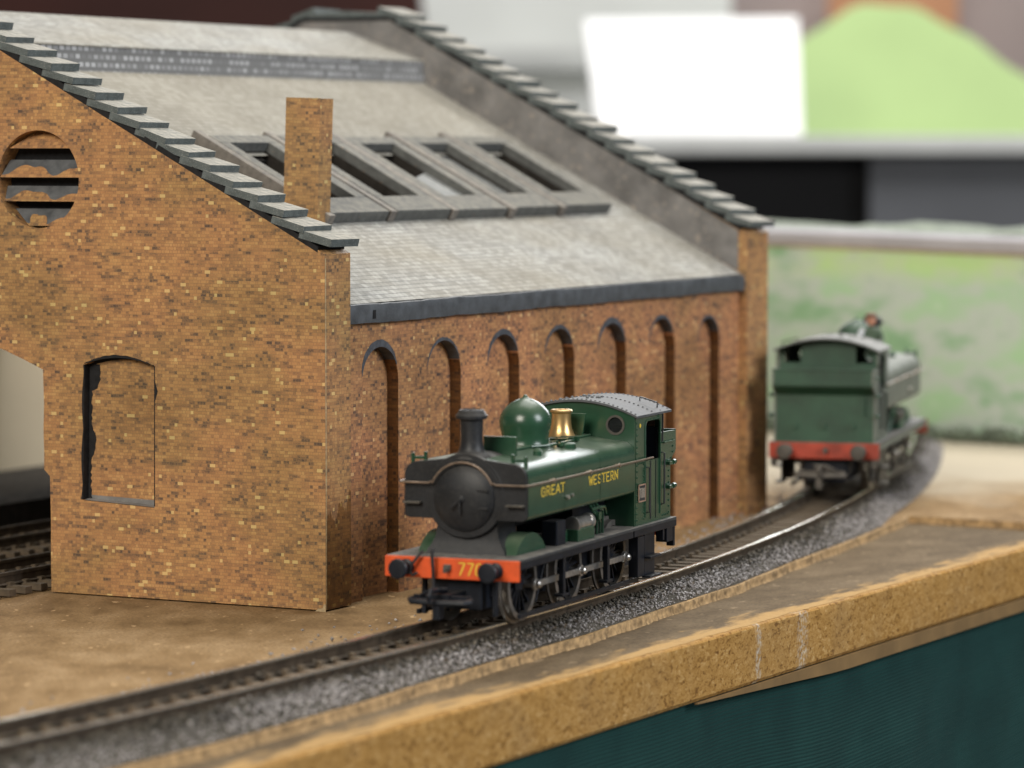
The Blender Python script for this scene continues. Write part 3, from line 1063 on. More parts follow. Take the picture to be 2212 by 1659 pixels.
# far gable
far_out = [(0, 0), (0, EAVE), (-(HW - 17), APEX), (-(HW + 17), APEX), (-2 * HW, EAVE), (-2 * HW, 64)] + seg_arch(-2 * HW, -87, 60.2, 11.0, 20)[1:-1] + [(-87, 60), (-87, 0)]
MB().plate('y', far_out, [], FG, LEN).build('gable_wall', M['brick'], shed, smooth=False)
# grey painted inner parapet face of the far gable
pf = MB().plate('y', [(-3.3, 80), (-3.3, EAVE + 0.6), (-(HW - 17), APEX + 0.9), (-(HW + 17), APEX + 0.9), (-2 * HW + 3.3, EAVE - 0.9), (-2 * HW + 3.3, 78), (-HW, 152)], [], FG - 0.35, FG - 0.02)
pf.build('parapet_face', M['parapet'], shed, smooth=False)
MB().plate('y', [(-3.3, 80), (-3.3, EAVE + 0.6), (-(HW - 17), APEX + 0.9), (-(HW + 17), APEX + 0.9), (-2 * HW + 3.3, EAVE - 0.9), (-2 * HW + 3.3, 78), (-HW, 152)], [], GT + 0.02, GT + 0.3).build('parapet_face', M['parapet'], shed, smooth=False)

# side wall with seven arched recesses
XS = -3.0
spr = 59.0
outl = [(GT, 0)]
arches = []
for i in range(7):
    yc = 34.3 + 35.75 * i
    hw = 9.9 if i < 6 else 8.6
    arches.append((yc, hw))
    outl += [(yc - hw, 0)] + [(yc - hw * cos(t), spr - 1.2 + (hw - 0.8) * sin(t)) for t in np.linspace(0, pi, 19)] + [(yc + hw, 0)]
outl += [(FG, 0), (FG, 78.4), (GT, 78.4)]
sw = MB().plate('x', outl, [], XS - 3.4, XS).build('side_wall', M['brick_side'], shed, smooth=False)
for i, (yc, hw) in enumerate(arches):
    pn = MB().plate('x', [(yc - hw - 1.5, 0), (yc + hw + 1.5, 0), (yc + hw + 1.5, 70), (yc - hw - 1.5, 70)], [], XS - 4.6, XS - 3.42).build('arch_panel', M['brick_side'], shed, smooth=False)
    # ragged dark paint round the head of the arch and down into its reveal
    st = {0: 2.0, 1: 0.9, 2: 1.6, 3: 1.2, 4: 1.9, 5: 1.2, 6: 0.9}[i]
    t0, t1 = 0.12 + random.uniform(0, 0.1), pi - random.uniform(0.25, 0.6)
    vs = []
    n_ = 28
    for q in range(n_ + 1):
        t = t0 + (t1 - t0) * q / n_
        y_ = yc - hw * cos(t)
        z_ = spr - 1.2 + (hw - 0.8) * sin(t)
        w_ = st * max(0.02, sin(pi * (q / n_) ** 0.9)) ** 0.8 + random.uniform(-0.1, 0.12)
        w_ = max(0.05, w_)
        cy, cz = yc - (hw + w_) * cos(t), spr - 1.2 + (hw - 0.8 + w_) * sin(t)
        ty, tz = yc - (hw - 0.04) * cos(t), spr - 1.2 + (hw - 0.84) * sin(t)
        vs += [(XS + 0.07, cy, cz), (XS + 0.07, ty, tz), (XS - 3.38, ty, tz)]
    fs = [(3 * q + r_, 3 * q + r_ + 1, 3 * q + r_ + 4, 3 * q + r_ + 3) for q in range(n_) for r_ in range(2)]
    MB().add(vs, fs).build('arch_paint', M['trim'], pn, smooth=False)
    # far jamb, darker brick paper
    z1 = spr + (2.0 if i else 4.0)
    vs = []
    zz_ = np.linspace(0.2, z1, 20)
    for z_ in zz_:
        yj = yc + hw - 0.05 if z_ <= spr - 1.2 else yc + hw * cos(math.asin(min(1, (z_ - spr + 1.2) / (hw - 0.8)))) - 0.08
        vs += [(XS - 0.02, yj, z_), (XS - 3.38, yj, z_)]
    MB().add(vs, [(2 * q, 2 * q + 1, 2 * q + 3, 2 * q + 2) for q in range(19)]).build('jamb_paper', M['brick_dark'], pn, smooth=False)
# gutter board
m = MB()
sec = []
for y_ in np.linspace(GT + 0.05, FG + 1.5, 70):
    w_ = 0.12 * sin(y_ * 0.11) + random.uniform(-0.09, 0.09)
    sec.append([(XS - 0.5, y_, 73.5 + 0.5 * w_), (XS + 2.1, y_, 73.6 + w_), (XS + 2.3, y_, 77.2 + w_), (XS + 1.9, y_, 78.5 + w_), (XS - 0.5, y_, 79.0 + w_)])
m.loft(sec)
gut = m.build('gutter_board', M['gutter'], shed, angle=50)
MB().box(XS + 2.24, XS + 2.36, 26.4, 27.9, 74.7, 77.0).build('peg_hole', M['black'], gut, smooth=False)

# roof slopes with holes under the skylights
SKY = [(68.5, 101.0), (106.0, 138.5), (143.5, 175.5), (180.5, 210.5), (215.5, 249.0)]
HOLE_U = (-74.0, -47.5)
ROOF0 = 77.8


def roof_z(u):
    return ROOF0 - SL * u


def slope_uv(p):
    return (p.y, -p.x * sqrt(1 + SL * SL) if p.x > -HW else (p.x + 2 * HW) * sqrt(1 + SL * SL))


us = [-2.0, -25, HOLE_U[1], HOLE_U[0], -100, -121]
ys = [GT + 0.3] + [c for a, b in SKY for c in (a + 5, b - 5.5)] + [FG - 0.35]
m = MB()
for i in range(len(us) - 1):
    for j in range(len(ys) - 1):
        if i == 2 and j % 2 == 1:
            continue
        u0, u1, y0, y1 = us[i], us[i + 1], ys[j], ys[j + 1]
        m.add([(u0, y0, roof_z(u0)), (u0, y1, roof_z(u0)), (u1, y1, roof_z(u1)), (u1, y0, roof_z(u1))], [(0, 1, 2, 3)])
roof = m.build('roof', M['slate'], shed, uv=slope_uv)
m = MB()
for u0, u1 in ((-2 * HW + 88, -2 * HW + 121),):  # hidden slope cut short so light reaches the cream screen
    z0, z1 = ROOF0 + SL * 86, ROOF0 + SL * 119
    m.add([(u0, GT, z0), (u0, FG, z0), (u1, FG, z1 + 1), (u1, GT, z1 + 1)], [(0, 1, 2, 3)])
m.build('roof', M['slate'], shed, uv=slope_uv)
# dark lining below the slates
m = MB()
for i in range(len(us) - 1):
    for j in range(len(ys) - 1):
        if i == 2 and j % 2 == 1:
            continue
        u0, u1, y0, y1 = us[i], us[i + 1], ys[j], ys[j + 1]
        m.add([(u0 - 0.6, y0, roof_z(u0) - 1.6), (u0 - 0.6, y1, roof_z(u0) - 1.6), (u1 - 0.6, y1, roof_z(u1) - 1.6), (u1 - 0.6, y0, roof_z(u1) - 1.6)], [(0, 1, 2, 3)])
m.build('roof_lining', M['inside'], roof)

# raised ridge roof
cz0 = roof_z(-119.5)
m = MB().add([(-119.5, GT + 0.3, cz0 - 0.2), (-119.5, FG - 0.35, cz0 - 0.2), (-120.0, FG - 0.35, 149.1), (-120.0, GT + 0.3, 149.1)], [(0, 1, 2, 3)])
rr = bpy.data.objects.new('ridge_roof', None)
COL.objects.link(rr)
rr.parent = shed
kside = NT('printed_ridge_slates', 0.55)
uvs = kside.sep(kside.uv())
Hh, Ww = 2.3, 3.1
r1 = kside.math('DIVIDE', uvs[1], Hh)
rw = kside.math('FLOOR', r1)
p1 = kside.math('ADD', kside.math('DIVIDE', uvs[0], Ww), kside.math('MULTIPLY', kside.math('FRACT', kside.math('MULTIPLY', rw, 0.5)), 1.0))
wv = kside.white(kside.comb(kside.math('FLOOR', p1), rw, 2.0))
dx_ = kside.math('ABSOLUTE', kside.math('SUBTRACT', kside.math('FRACT', p1), 0.5))
dy_ = kside.math('ABSOLUTE', kside.math('SUBTRACT', kside.math('FRACT', r1), 0.5))
inside_ = kside.math('MULTIPLY', kside.math('LESS_THAN', dx_, 0.34), kside.math('LESS_THAN', dy_, 0.27))
cc = kside.ramp(wv, [(0.1, (0.20, 0.20, 0.20)), (0.9, (0.46, 0.46, 0.465))])
kside.color(kside.mix(inside_, (0.175, 0.175, 0.172), cc))
m.build('ridge_side', kside.m, rr, uv=lambda p: (p.y, p.z))
m = MB()
sec = []
for y_ in (GT + 0.3, FG - 0.35):
    sec.append([(-119.4, y_, 149.0), (-119.4, y_, 149.4), (-149.0, y_, 159.6), (-2 * HW + 119.4, y_, 149.4), (-2 * HW + 119.4, y_, 149.0)])
m.loft(sec, closed=True)
m.build('ridge_slates', M['slate'], rr, uv=lambda p: (p.y, abs(p.x + HW) * 1.06), angle=10)
MB().add([(-2 * HW + 119.5, GT, cz0), (-2 * HW + 119.5, FG, cz0), (-2 * HW + 120, FG, 148.6), (-2 * HW + 120, GT, 148.6)], [(0, 1, 2, 3)]).build('ridge_side', kside.m, rr, uv=lambda p: (p.y, p.z))

# skylights: frames stand proud of the slates
cs, sn = 1 / sqrt(1 + SL * SL), SL / sqrt(1 + SL * SL)


def on_slope(d, y, h):
    """d: millimetres up the slope from the gutter line, h: height off the slates"""
    u = -2.0 - d * cs
    return (u + h * sn, y, roof_z(u) + h * cs)


def slope_box(m, d0, d1, y0, y1, h0, h1):
    vs = [on_slope(d, y, h) for h in (h0, h1) for y in (y0, y1) for d in (d0, d1)]
    m.add(vs, [(0, 2, 3, 1), (4, 5, 7, 6), (0, 1, 5, 4), (1, 3, 7, 5), (3, 2, 6, 7), (2, 0, 4, 6)])
    return m


D0, D1 = (38.8 - 2) / cs, (79.5 - 2) / cs
DO0, DO1 = (46.5 - 2) / cs, (75.5 - 2) / cs
for i, (a, b) in enumerate(SKY):
    sk = bpy.data.objects.new('skylight', None)
    COL.objects.link(sk)
    sk.parent = shed
    fr = MB()
    h = 3.4 + random.uniform(-0.25, 0.25)
    slope_box(fr, D0, DO0, a, b, 0.02, h)
    slope_box(fr, DO1, D1, a, b, 0.02, h - 0.02)
    slope_box(fr, DO0, DO1, a, a + 5.0, 0.02, h - 0.01)
    slope_box(fr, DO0, DO1, b - 6.0, b, 0.02, h - 0.01)
    fr.build('frame', M['frame'], sk, bevel=0.25)
    wl_ = MB()
    slope_box(wl_, DO0, DO1, a + 4.6, a + 5.03, -9.0, 0.6)
    slope_box(wl_, DO0, DO1, b - 6.03, b - 5.6, -9.0, 0.6)
    slope_box(wl_, DO1 - 0.03, DO1 + 0.4, a + 5.0, b - 6.0, -9.0, 0.6)
    slope_box(wl_, DO0 - 0.4, DO1 + 0.4, a + 4.6, b - 5.6, -9.4, -9.0)
    wl_.build('added_dark_box', M['inside'], sk)  # dark box added below each opening so it looks black
    bt = MB()
    y0 = a - 4.4 + random.uniform(-0.3, 0.3)
    slope_box(bt, D0 - 1.2 + random.uniform(-0.8, 0.8), D1 + 3.0 + random.uniform(-1, 1), y0, y0 + 3.3, 0.02, 3.6)
    bt.build('glazing_bar', M['batten'], sk, bevel=0.25)
    if i in (2, 3):
        pn = MB()
        if i == 2:
            pts = [(DO0 + 0.5, a + 5.2, -1.0), (DO0 + 0.5, b - 6.2, 0.6), (DO0 + 19, b - 6.2, 0.2), (DO0 + 16, a + 12, -1.2), (DO0 + 9, a + 8, -2.2)]
        else:
            pts = [(DO0 + 0.5, a + 5.2, -2.5), (DO0 + 0.5, b - 6.2, -0.5), (DO1 - 0.5, b - 6.2, -1.0), (DO1 - 0.5, a + 14, -2.5)]
        lo = [on_slope(*q) for q in pts]
        hi = [on_slope(q[0], q[1], q[2] + 0.4) for q in pts]
        n_ = len(pts)
        pn.add(lo + hi, [tuple(range(n_)), tuple(range(n_, 2 * n_))] + [(q, (q + 1) % n_, (q + 1) % n_ + n_, q + n_) for q in range(n_)])
        pn.build('pane', M['pane'], sk)

# chimney stack
ck = MB()
ck.plate('z', [(0, 0), (0, 7.0), (-11.0, 7.0), (-11.0, 0)], [[(-1.6, 1.6), (-1.6, 5.4), (-9.4, 5.4), (-9.4, 1.6)]], -12.0, 36.3)
ckm = ck.build('chimney_stack', M['brick'], shed, smooth=False, loc=(-37.4, 60.0, 97.0), rot=(0, radians(2.0), 0))
m = MB()
for q in range(14):
    m.box(-11.0 + q * 0.8, -11.0 + q * 0.8 + random.uniform(0.2, 0.8), -0.04, 0.4 + random.uniform(0, 0.3), 36.28, 36.34 + random.uniform(0, 0.12))
m.build('torn_top_edge', M['cardedge'], ckm, smooth=False)

# stepped coping slabs on both gables
PITCHU, SLEN, STH, TILT = 7.2, 9.9, 2.05, radians(15.5)
for gy0, gy1 in ((-0.35, GT + 0.4), (FG - 0.8, LEN + 0.5)):
    variants = []
    for vv in range(5):
        mb = MB()
        ya, yb = -(gy1 - gy0) / 2, (gy1 - gy0) / 2
        c1, c2, c3 = (random.uniform(-0.5, 0.5) for _ in range(3))
        t1, t2 = (STH + random.uniform(-0.25, 0.2) for _ in range(2))
        mb.add([(0, ya, 0), (SLEN + c2, ya + 0.3 * c1, 0), (0, yb, 0), (SLEN + c3, yb, 0), (0, ya, t1), (SLEN + c2, ya + 0.3 * c1, t2), (0, yb, t1), (SLEN + c3, yb, t2)],
               [(0, 2, 3, 1), (4, 5, 7, 6), (0, 1, 5, 4), (1, 3, 7, 5), (3, 2, 6, 7), (2, 0, 4, 6)])
        variants.append(mb.mesh('coping_slab', M['coping']))
    for sd in (1, -1):
        for i in range(19):
            u = -8.0 - i * PITCHU
            z = EAVE - SL * u - 0.25
            o = bpy.data.objects.new('coping_slab', random.choice(variants))
            COL.objects.link(o)
            o.parent = shed
            x = u if sd == 1 else -2 * HW - u
            o.location = ((x + random.uniform(-0.5, 0.5)) * S, ((gy0 + gy1) / 2 + random.uniform(-0.35, 0.35)) * S, (z + random.uniform(-0.12, 0.15)) * S)
            o.rotation_euler = (random.uniform(-0.015, 0.015), (TILT + radians(random.uniform(-1.8, 1.8))) * sd, random.uniform(-0.04, 0.04))
            if sd == -1:
                o.scale = (-1, 1, 1)
    # black strip added to darken the gaps under the slabs
    MB().plate('y', [(-2.0, EAVE + 0.4), (-2.0, EAVE + 1.9), (-(HW - 17), APEX + 1.6), (-(HW + 17), APEX + 1.6), (-2 * HW + 2.0, EAVE + 1.9), (-2 * HW + 2.0, EAVE + 0.4), (-(HW + 17), APEX - 0.4), (-(HW - 17), APEX - 0.4)], [], gy0 + 0.3, gy1 + 0.05).build('coping_gap_strip', M['black'], shed, smooth=False)
    # flat slab on the apex
    mb = MB().add([(-15, gy0, 0), (15, gy0, 0), (15, gy1, 0), (-15, gy1, 0), (-15, gy0, 0.9), (0, gy0, 2.2), (15, gy0, 0.9), (15, gy1, 0.9), (0, gy1, 2.2), (-15, gy1, 0.9)],
                  [(0, 3, 2, 1), (0, 1, 6, 5, 4), (1, 2, 7, 6), (2, 3, 9, 8, 7), (3, 0, 4, 9), (4, 5, 8, 9), (5, 6, 7, 8)])
    mb.build('coping_slab', M['coping'], shed, smooth=False, loc=(-HW, 0, APEX + 1.0))
    # slabs and gap strip end here
# floor and platform inside the shed
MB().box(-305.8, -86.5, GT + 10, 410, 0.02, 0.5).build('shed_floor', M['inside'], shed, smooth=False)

# tracks inside the shed
for uc, lab in ((-105.0, 'dark straight track entering the shed doorway, nearer the gable pier'), (-155.0, 'dark straight track inside the shed, further from the gable pier')):
    tk = thing('railway_track', FB.o, -FB.deg, lab, 'track', 'tracks through the shed')
    y0, y1 = -190.0, 330.0
    for sd in (-1, 1):
        of = uc + sd * 8.77
        sec = [[(of + q[0], y_, q[1] - 1.2) for q in RAILP] for y_ in (y0, y1)]
        MB().loft(sec).build('rail', M['railside'], tk)
    y_ = y0 + 2
    while y_ < y1 - 2:
        o = bpy.data.objects.new('sleeper', long_sleeper_mesh)
        COL.objects.link(o)
        o.parent = tk
        o.location = (uc * S, y_ * S, -1.2 * S)
        y_ += 7.3
platform = MB().box(-199, -181, GT + 4, FG - 6, 0.55, 9.5).build('platform', M['inside'], shed, smooth=False)


# ------------------------------------------------------------------ lettering (strokes with slab serifs)
GLY = {
    'G': [[(0.9, 0.75), (0.75, 0.95), (0.35, 0.98), (0.1, 0.75), (0.1, 0.25), (0.35, 0.02), (0.75, 0.05), (0.9, 0.25), (0.9, 0.48), (0.55, 0.48)]],
    'R': [[(0.12, 0), (0.12, 1), (0.65, 1), (0.85, 0.85), (0.85, 0.65), (0.65, 0.5), (0.12, 0.5)], [(0.5, 0.5), (0.92, 0)]],
    'E': [[(0.88, 1), (0.12, 1), (0.12, 0), (0.9, 0)], [(0.12, 0.52), (0.7, 0.52)]],
    'A': [[(0.0, 0), (0.5, 1), (1.0, 0)], [(0.2, 0.34), (0.8, 0.34)]],
    'T': [[(0.0, 1), (1.0, 1)], [(0.5, 1), (0.5, 0)]],
    'W': [[(0.0, 1), (0.25, 0), (0.5, 0.9), (0.75, 0), (1.0, 1)]],
    'S': [[(0.88, 0.78), (0.7, 0.98), (0.3, 0.98), (0.12, 0.8), (0.2, 0.6), (0.8, 0.4), (0.9, 0.2), (0.7, 0.02), (0.3, 0.02), (0.1, 0.2)]],
    'N': [[(0.1, 0), (0.1, 1), (0.9, 0), (0.9, 1)]],
    '7': [[(0.08, 0.98), (0.9, 0.98), (0.4, 0)]],
    '0': [[(0.5, 1), (0.2, 0.9), (0.1, 0.5), (0.2, 0.1), (0.5, 0), (0.8, 0.1), (0.9, 0.5), (0.8, 0.9), (0.5, 1)]],
}


def letters(text, h, w, gap, stroke, put, serif=True):
    """put(a, b) -> 3-D point on the surface; a runs along the writing"""
    m = MB()
    pen = 0.0
    for chx in text:
        if chx == ' ':
            pen += w * 0.6
            continue
        strokes = GLY[chx]
        for st in strokes:
            for (p, q_) in zip(st[:-1], st[1:]):
                a = Vector((pen + p[0] * w, p[1] * h))
                b = Vector((pen + q_[0] * w, q_[1] * h))
                d = (b - a)
                L_ = d.length
                d /= L_
                nrm = Vector((-d.y, d.x)) * (stroke * (0.5 if abs(d.y) > 0.5 else 0.36))
                a2, b2 = a - d * stroke * 0.2, b + d * stroke * 0.2
                m.add([put(*(a2 - nrm)), put(*(b2 - nrm)), put(*(b2 + nrm)), put(*(a2 + nrm))], [(0, 1, 2, 3)])
        if serif and chx in 'REATWN':
            for st in strokes:
                for p in (st[0], st[-1]):
                    if p[1] in (0, 1):
                        c = Vector((pen + p[0] * w, p[1] * h))
                        e = stroke * 0.85
                        m.add([put(c.x - e, c.y - 0.1 * stroke), put(c.x + e, c.y - 0.1 * stroke), put(c.x + e, c.y + 0.25 * stroke), put(c.x - e, c.y + 0.25 * stroke)], [(0, 1, 2, 3)])
        pen += w + gap
    return m


# ------------------------------------------------------------------ pannier tank engines
AX = (18.3, 48.0, 78.8)
RWH = 9.15


def wheel_meshes():
    ty = MB().lathe([(7.7, -1.1), (9.15, -1.1), (9.15, 0.6), (10.0, 0.75), (10.0, 1.3), (8.0, 1.3), (7.7, -1.1)], axis='x', n=40)
    cn = MB().lathe([(0.0, -0.75), (1.9, -0.75), (1.9, 1.0), (0.0, 1.0)], axis='x', n=18)
    for i in range(15):
        t = 2 * pi * i / 15 + 0.1
        d = Vector((0, cos(t), sin(t)))
        cn.obox(Vector((0.15, 0, 0)) + d * 4.8, (1, 0, 0), d, d.cross(Vector((1, 0, 0))), 0.45, 3.05, 0.24)
    cn.obox((-0.35, 1.2, -0.3), (1, 0, 0), (0, 1, 0), (0, 0, 1), 0.5, 2.6, 1.25)
    return ty.mesh('tyre', M['tyre']), cn.mesh('wheel_centre', M['chassis'])


TYRE, WCENT = wheel_meshes()


def roofz(x):
    return 48.6 - 3.4 * (x / 15.6) ** 2


def make_engine(root, far=False):
    G = M['green_far'] if far else M['green']
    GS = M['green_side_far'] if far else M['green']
    SM = M['smoke']
    CHS = M['chassis'] if not far else M['oily']
    BM_ = M['beam_far'] if far else M['beam']

    def part(name, mb, mat, parent=root, **kw):
        return mb.build(name, mat, parent, **kw)

    # running plate and valances
    rp = part('running_plate', MB().box(-17, 17, 0.3, 108.3, 15.75, 16.55), M['plate_top'], bevel=0.15)
    for sd in (-1, 1):
        v = MB().box(sd * 16.85 - 0.35 * (1 + sd) * 1.0, sd * 16.85 + 0.35 * (1 - sd), 0.8, 76.5, 14.1, 15.76)
        v.box(sd * 16.85 - 0.35 * (1 + sd), sd * 16.85 + 0.35 * (1 - sd), 77.3, 107.2 if far else 108.7, 14.1, 15.76)
        part('valance', v, CHS if not far else M['green_side_far'], rp, bevel=0.1)
    # beams, buffers
    for yb, sg in ((-0.6, -1), (108.6, 1)):
        b = part('buffer_beam', MB().box(-17.1 if (sg < 0 or far) else -16.1, 17.1 if (sg < 0 or far) else 16.1, min(yb, yb - sg * 1.3), max(yb, yb - sg * 1.3), 11.5, 16.45), BM_, bevel=0.2)
        for sd in (-1, 1):
            y0 = yb
            st = MB().lathe([(0.0, 0), (1.9, 0), (1.9, sg * 0.7), (1.45, sg * 0.9), (1.25, sg * 3.6), (0.8, sg * 3.65), (0.8, sg * 4.9)], c=(sd * 11.4, y0, 14.0), axis='y', n=18)
            bf = part('buffer', st, CHS)
            part('buffer_head', MB().lathe([(0.0, sg * 4.7), (2.35, sg * 4.8), (2.45, sg * 5.2), (2.2, sg * 5.6), (0.0, sg * 5.9)], c=(sd * 11.4, y0, 14.0), axis='y', n=24), M['oily'] if far else CHS, bf)
        part('coupling_hook', MB().box(-1.5, 0.1, yb + sg * 0.02 if sg > 0 else yb - 1.3, yb + 1.3 if sg > 0 else yb, 13.7, 15.0).box(-1.0, -0.4, yb if sg > 0 else yb - 2.6, yb + 2.6 if sg > 0 else yb, 13.2, 14.4), M['oily'], b, bevel=0.1)
        hose = [(-4.0, yb + sg * 1.0, 18.6), (-4.0, yb + sg * 1.9, 18.4), (-3.9, yb + sg * 2.1, 16.5), (-3.9, yb + sg * 1.5, 13.0), (-3.9, yb + sg * 1.4, 10.0), (-4.0, yb + sg * 1.8, 8.4)]
        if sg < 0:
            part('vacuum_pipe', MB().tube(hose, 0.42, 8), M['blackwire'], b)
            part('steam_hose', MB().tube([(-7.0, yb - 0.6, 18.0), (-7.6, yb - 1.4, 17.0), (-9.3, yb - 1.8, 14.8), (-9.9, yb - 1.8, 12.9), (-9.0, yb - 1.6, 12.3), (-8.0, yb - 1.4, 12.9)], 0.38, 8), M['blackwire'], b)
        # tension lock coupling under the beam
        cp = MB().box(-2.2, 2.2, min(yb - sg * 6, yb + sg * 6.2), max(yb - sg * 6, yb + sg * 6.2), 7.4, 8.6)
        cp.tube([(-7.2, yb + sg * 4.8, 7.2), (-7.6, yb + sg * 6.6, 7.2), (-6.8, yb + sg * 8.0, 7.0), (0, yb + sg * 8.6, 6.9), (6.8, yb + sg * 8.0, 7.0), (7.6, yb + sg * 6.6, 7.2), (7.2, yb + sg * 4.8, 7.2)], 0.75, 6)
        cp.box(-7.3, 7.3, min(yb + sg * 4.4, yb + sg * 5.4), max(yb + sg * 4.4, yb + sg * 5.4), 6.3, 8.3)
        cp.tube([(-0.4, yb + sg * 2.0, 9.0), (-0.4, yb + sg * 7.0, 9.6), (-0.5, yb + sg * 10.8, 10.0), (-0.5, yb + sg * 12.0, 8.8), (-0.5, yb + sg * 11.4, 7.4)], 0.55, 6)
        cp.tube([(-5.2, yb + sg * 6.0, 8.2), (-2.0, yb + sg * 6.4, 9.9), (2.0, yb + sg * 6.6, 10.0)], 0.4, 6)
        cp.box(-0.9, 0.9, min(yb + sg * 6.2, yb + sg * 9.0), max(yb + sg * 6.2, yb + sg * 9.0), 3.0, 6.6)
        part('coupling', cp, CHS, b, bevel=0.08)
    # chassis block
    part('chassis_frame', MB().box(-6.2, 6.2, 3, 105, 4.0, 15.7).box(-7.2, 7.2, 8, 104, 6.5, 13.0), M['chassis'], bevel=0.2)
    # wheels and rods
    for y_ in AX:
        for sd in (-1, 1):
            w = bpy.data.objects.new('wheel', TYRE)
            COL.objects.link(w)
            w.parent = root
            # mesh outer face is towards -x, so turn it for the +x side
            w.location = (sd * 9.3 * S, y_ * S, RWH * S)
            w.rotation_euler = (0, 0, pi if sd > 0 else 0)
            c = bpy.data.objects.new('wheel_centre', WCENT)
            COL.objects.link(c)
            c.parent = w
    for sd in (-1, 1):
        x0, x1 = (12.6, 13.3) if sd > 0 else (-13.3, -12.6)
        pts = [(y_ + 1.6, RWH - 0.5) for y_ in AX]
        rod = MB()
        for (a, b) in zip(pts[:-1], pts[1:]):
            rod.plate('x', [(a[0], a[1] - 0.75), (b[0], b[1] - 0.75), (b[0], b[1] + 0.75), (a[0], a[1] + 0.75)], [], x0, x1)
        for p in pts:
            rod.lathe([(0, x0 - 0.1), (1.45, x0 - 0.1), (1.45, x1 + 0.1), (0, x1 + 0.1)], c=(0, p[0], p[1]), axis='x', n=18)
        r_ = part('coupling_rod', rod, M['steel'], bevel=0.1)
        for p in pts:
            part('crank_pin', MB().lathe([(0, sd * 10.0), (0.75, sd * 10.0), (0.95, sd * 13.4), (0.95, sd * 14.2), (0.6, sd * 14.6), (0, sd * 14.65)], c=(0, p[0], p[1]), axis='x', n=14), M['steel'], r_)
        # brake gear
        br = MB().box(min(sd * 12.6, sd * 13.5), max(sd * 12.6, sd * 13.5), 9.5, 89.5, 1.5, 2.6)
        part('brake_rod', br, CHS, bevel=0.12)
        for y_ in (AX[0] + 11.4, AX[1] + 11.6):
            hg = MB().box(min(sd * 13.9, sd * 15.2), max(sd * 13.9, sd * 15.2), y_ + 3.0, y_ + 4.6, 4.8, 14.2)
            hg.box(min(sd * 13.0, sd * 15.4), max(sd * 13.0, sd * 15.4), y_ + 2.2, y_ + 6.4, 4.2, 4.9)
            part('brake_hanger', hg, CHS, bevel=0.12)
        # cab steps
        cs_ = MB()
        cs_.box(min(sd * 15.0, sd * 15.6), max(sd * 15.0, sd * 15.6), 88.0, 95.5, 2.6, 14.2)
        cs_.box(min(sd * 15.0, sd * 17.4), max(sd * 15.0, sd * 17.4), 87.6, 95.9, 2.6, 3.2)
        cs_.box(min(sd * 15.0, sd * 17.4), max(sd * 15.0, sd * 17.4), 87.6, 95.9, 7.6, 8.2)
        cs_.box(min(sd * 13.2, sd * 15.8), max(sd * 13.2, sd * 15.8), 82.6, 87.4, 3.2, 13.6)
        part('cab_step', cs_, CHS, bevel=0.12)
        bk = MB()
        bk.box(min(sd * 14.6, sd * 16.6), max(sd * 14.6, sd * 16.6), 99.0, 100.2, 11.2, 14.2).box(min(sd * 13.5, sd * 16.6), max(sd * 13.5, sd * 16.6), 102.0, 106.6, 10.4, 14.2).box(min(sd * 14.6, sd * 16.6), max(sd * 14.6, sd * 16.6), 107.0, 108.2, 8.9, 14.2)
        part('rear_bracket', bk, CHS, bevel=0.12)
        gi_ = MB().box(min(sd * 8.6, sd * 9.6), max(sd * 8.6, sd * 9.6), 4.0, 5.6, 2.4, 12.0)
        part('guard_iron', gi_, CHS, bevel=0.1)
        # splashers over front and middle wheels
        for y_, zc in ((AX[0], 1.0), (AX[1], 1.0)):
            a_ = math.asin((16.5 - RWH) / 12.0)
            pts_ = [(y_ + 12.0 * cos(t), RWH + 12.0 * sin(t)) for t in np.linspace(a_, pi - a_, 22)]
            part('splasher', MB().plate('x', pts_, [], sd * 7.5, sd * 12.6), G, bevel=0.12)

    # smokebox, saddle, door
    CZ = 30.4
    sm = part('smokebox', MB().lathe([(9.0, 7.6), (9.9, 7.6), (10.1, 7.9), (10.1, 8.6), (9.8, 8.8), (9.8, 21.0), (9.0, 21.0)], c=(0, 0, CZ), axis='y', n=56), SM, angle=30)
    part('saddle', MB().loft([[(-w, 9.0 - e, z), (w, 9.0 - e, z), (w, 20.0, z), (-w, 20.0, z)] for w, e, z in ((10.2, 1.2, 16.5), (9.9, 0.9, 17.4), (8.9, 0.4, 18.8), (8.1, 0.1, 20.6), (7.7, 0.0, 23.0), (7.7, 0.0, 26.0))]), SM, sm, angle=60)
    part('smokebox_front', MB().lathe([(0, 7.5), (9.2, 7.5), (9.2, 7.9), (0, 7.9)], c=(0, 0, CZ), axis='y', n=48), SM, sm)
    dr = part('smokebox_door', MB().lathe([(7.75, 7.6), (7.75, 7.0), (7.5, 6.75), (6.0, 6.15), (4.0, 5.65), (2.0, 5.4), (0.0, 5.3)], c=(0, 0, CZ - 0.6), axis='y', n=56), SM, sm, angle=25)
    part('door_dart', MB().lathe([(0.9, 5.4), (0.9, 5.0), (0.35, 4.9), (0.35, 4.2), (0, 4.2)], c=(0, 0, CZ - 0.6), axis='y', n=12).box(-0.25, 0.25, 4.2, 4.5, CZ - 4.0, CZ - 0.4).obox((-1.2, 4.1, CZ - 1.6), (0.77, 0, 0.64), (0, 1, 0), (-0.64, 0, 0.77), 1.6, 0.15, 0.22), SM, dr, bevel=0.06)
    part('door_strap', MB().box(-0.2, 6.6, 5.75, 6.45, CZ - 3.0, CZ - 2.45).box(-0.2, 6.6, 5.75, 6.45, CZ + 1.2, CZ + 1.75), SM, dr, bevel=0.08)
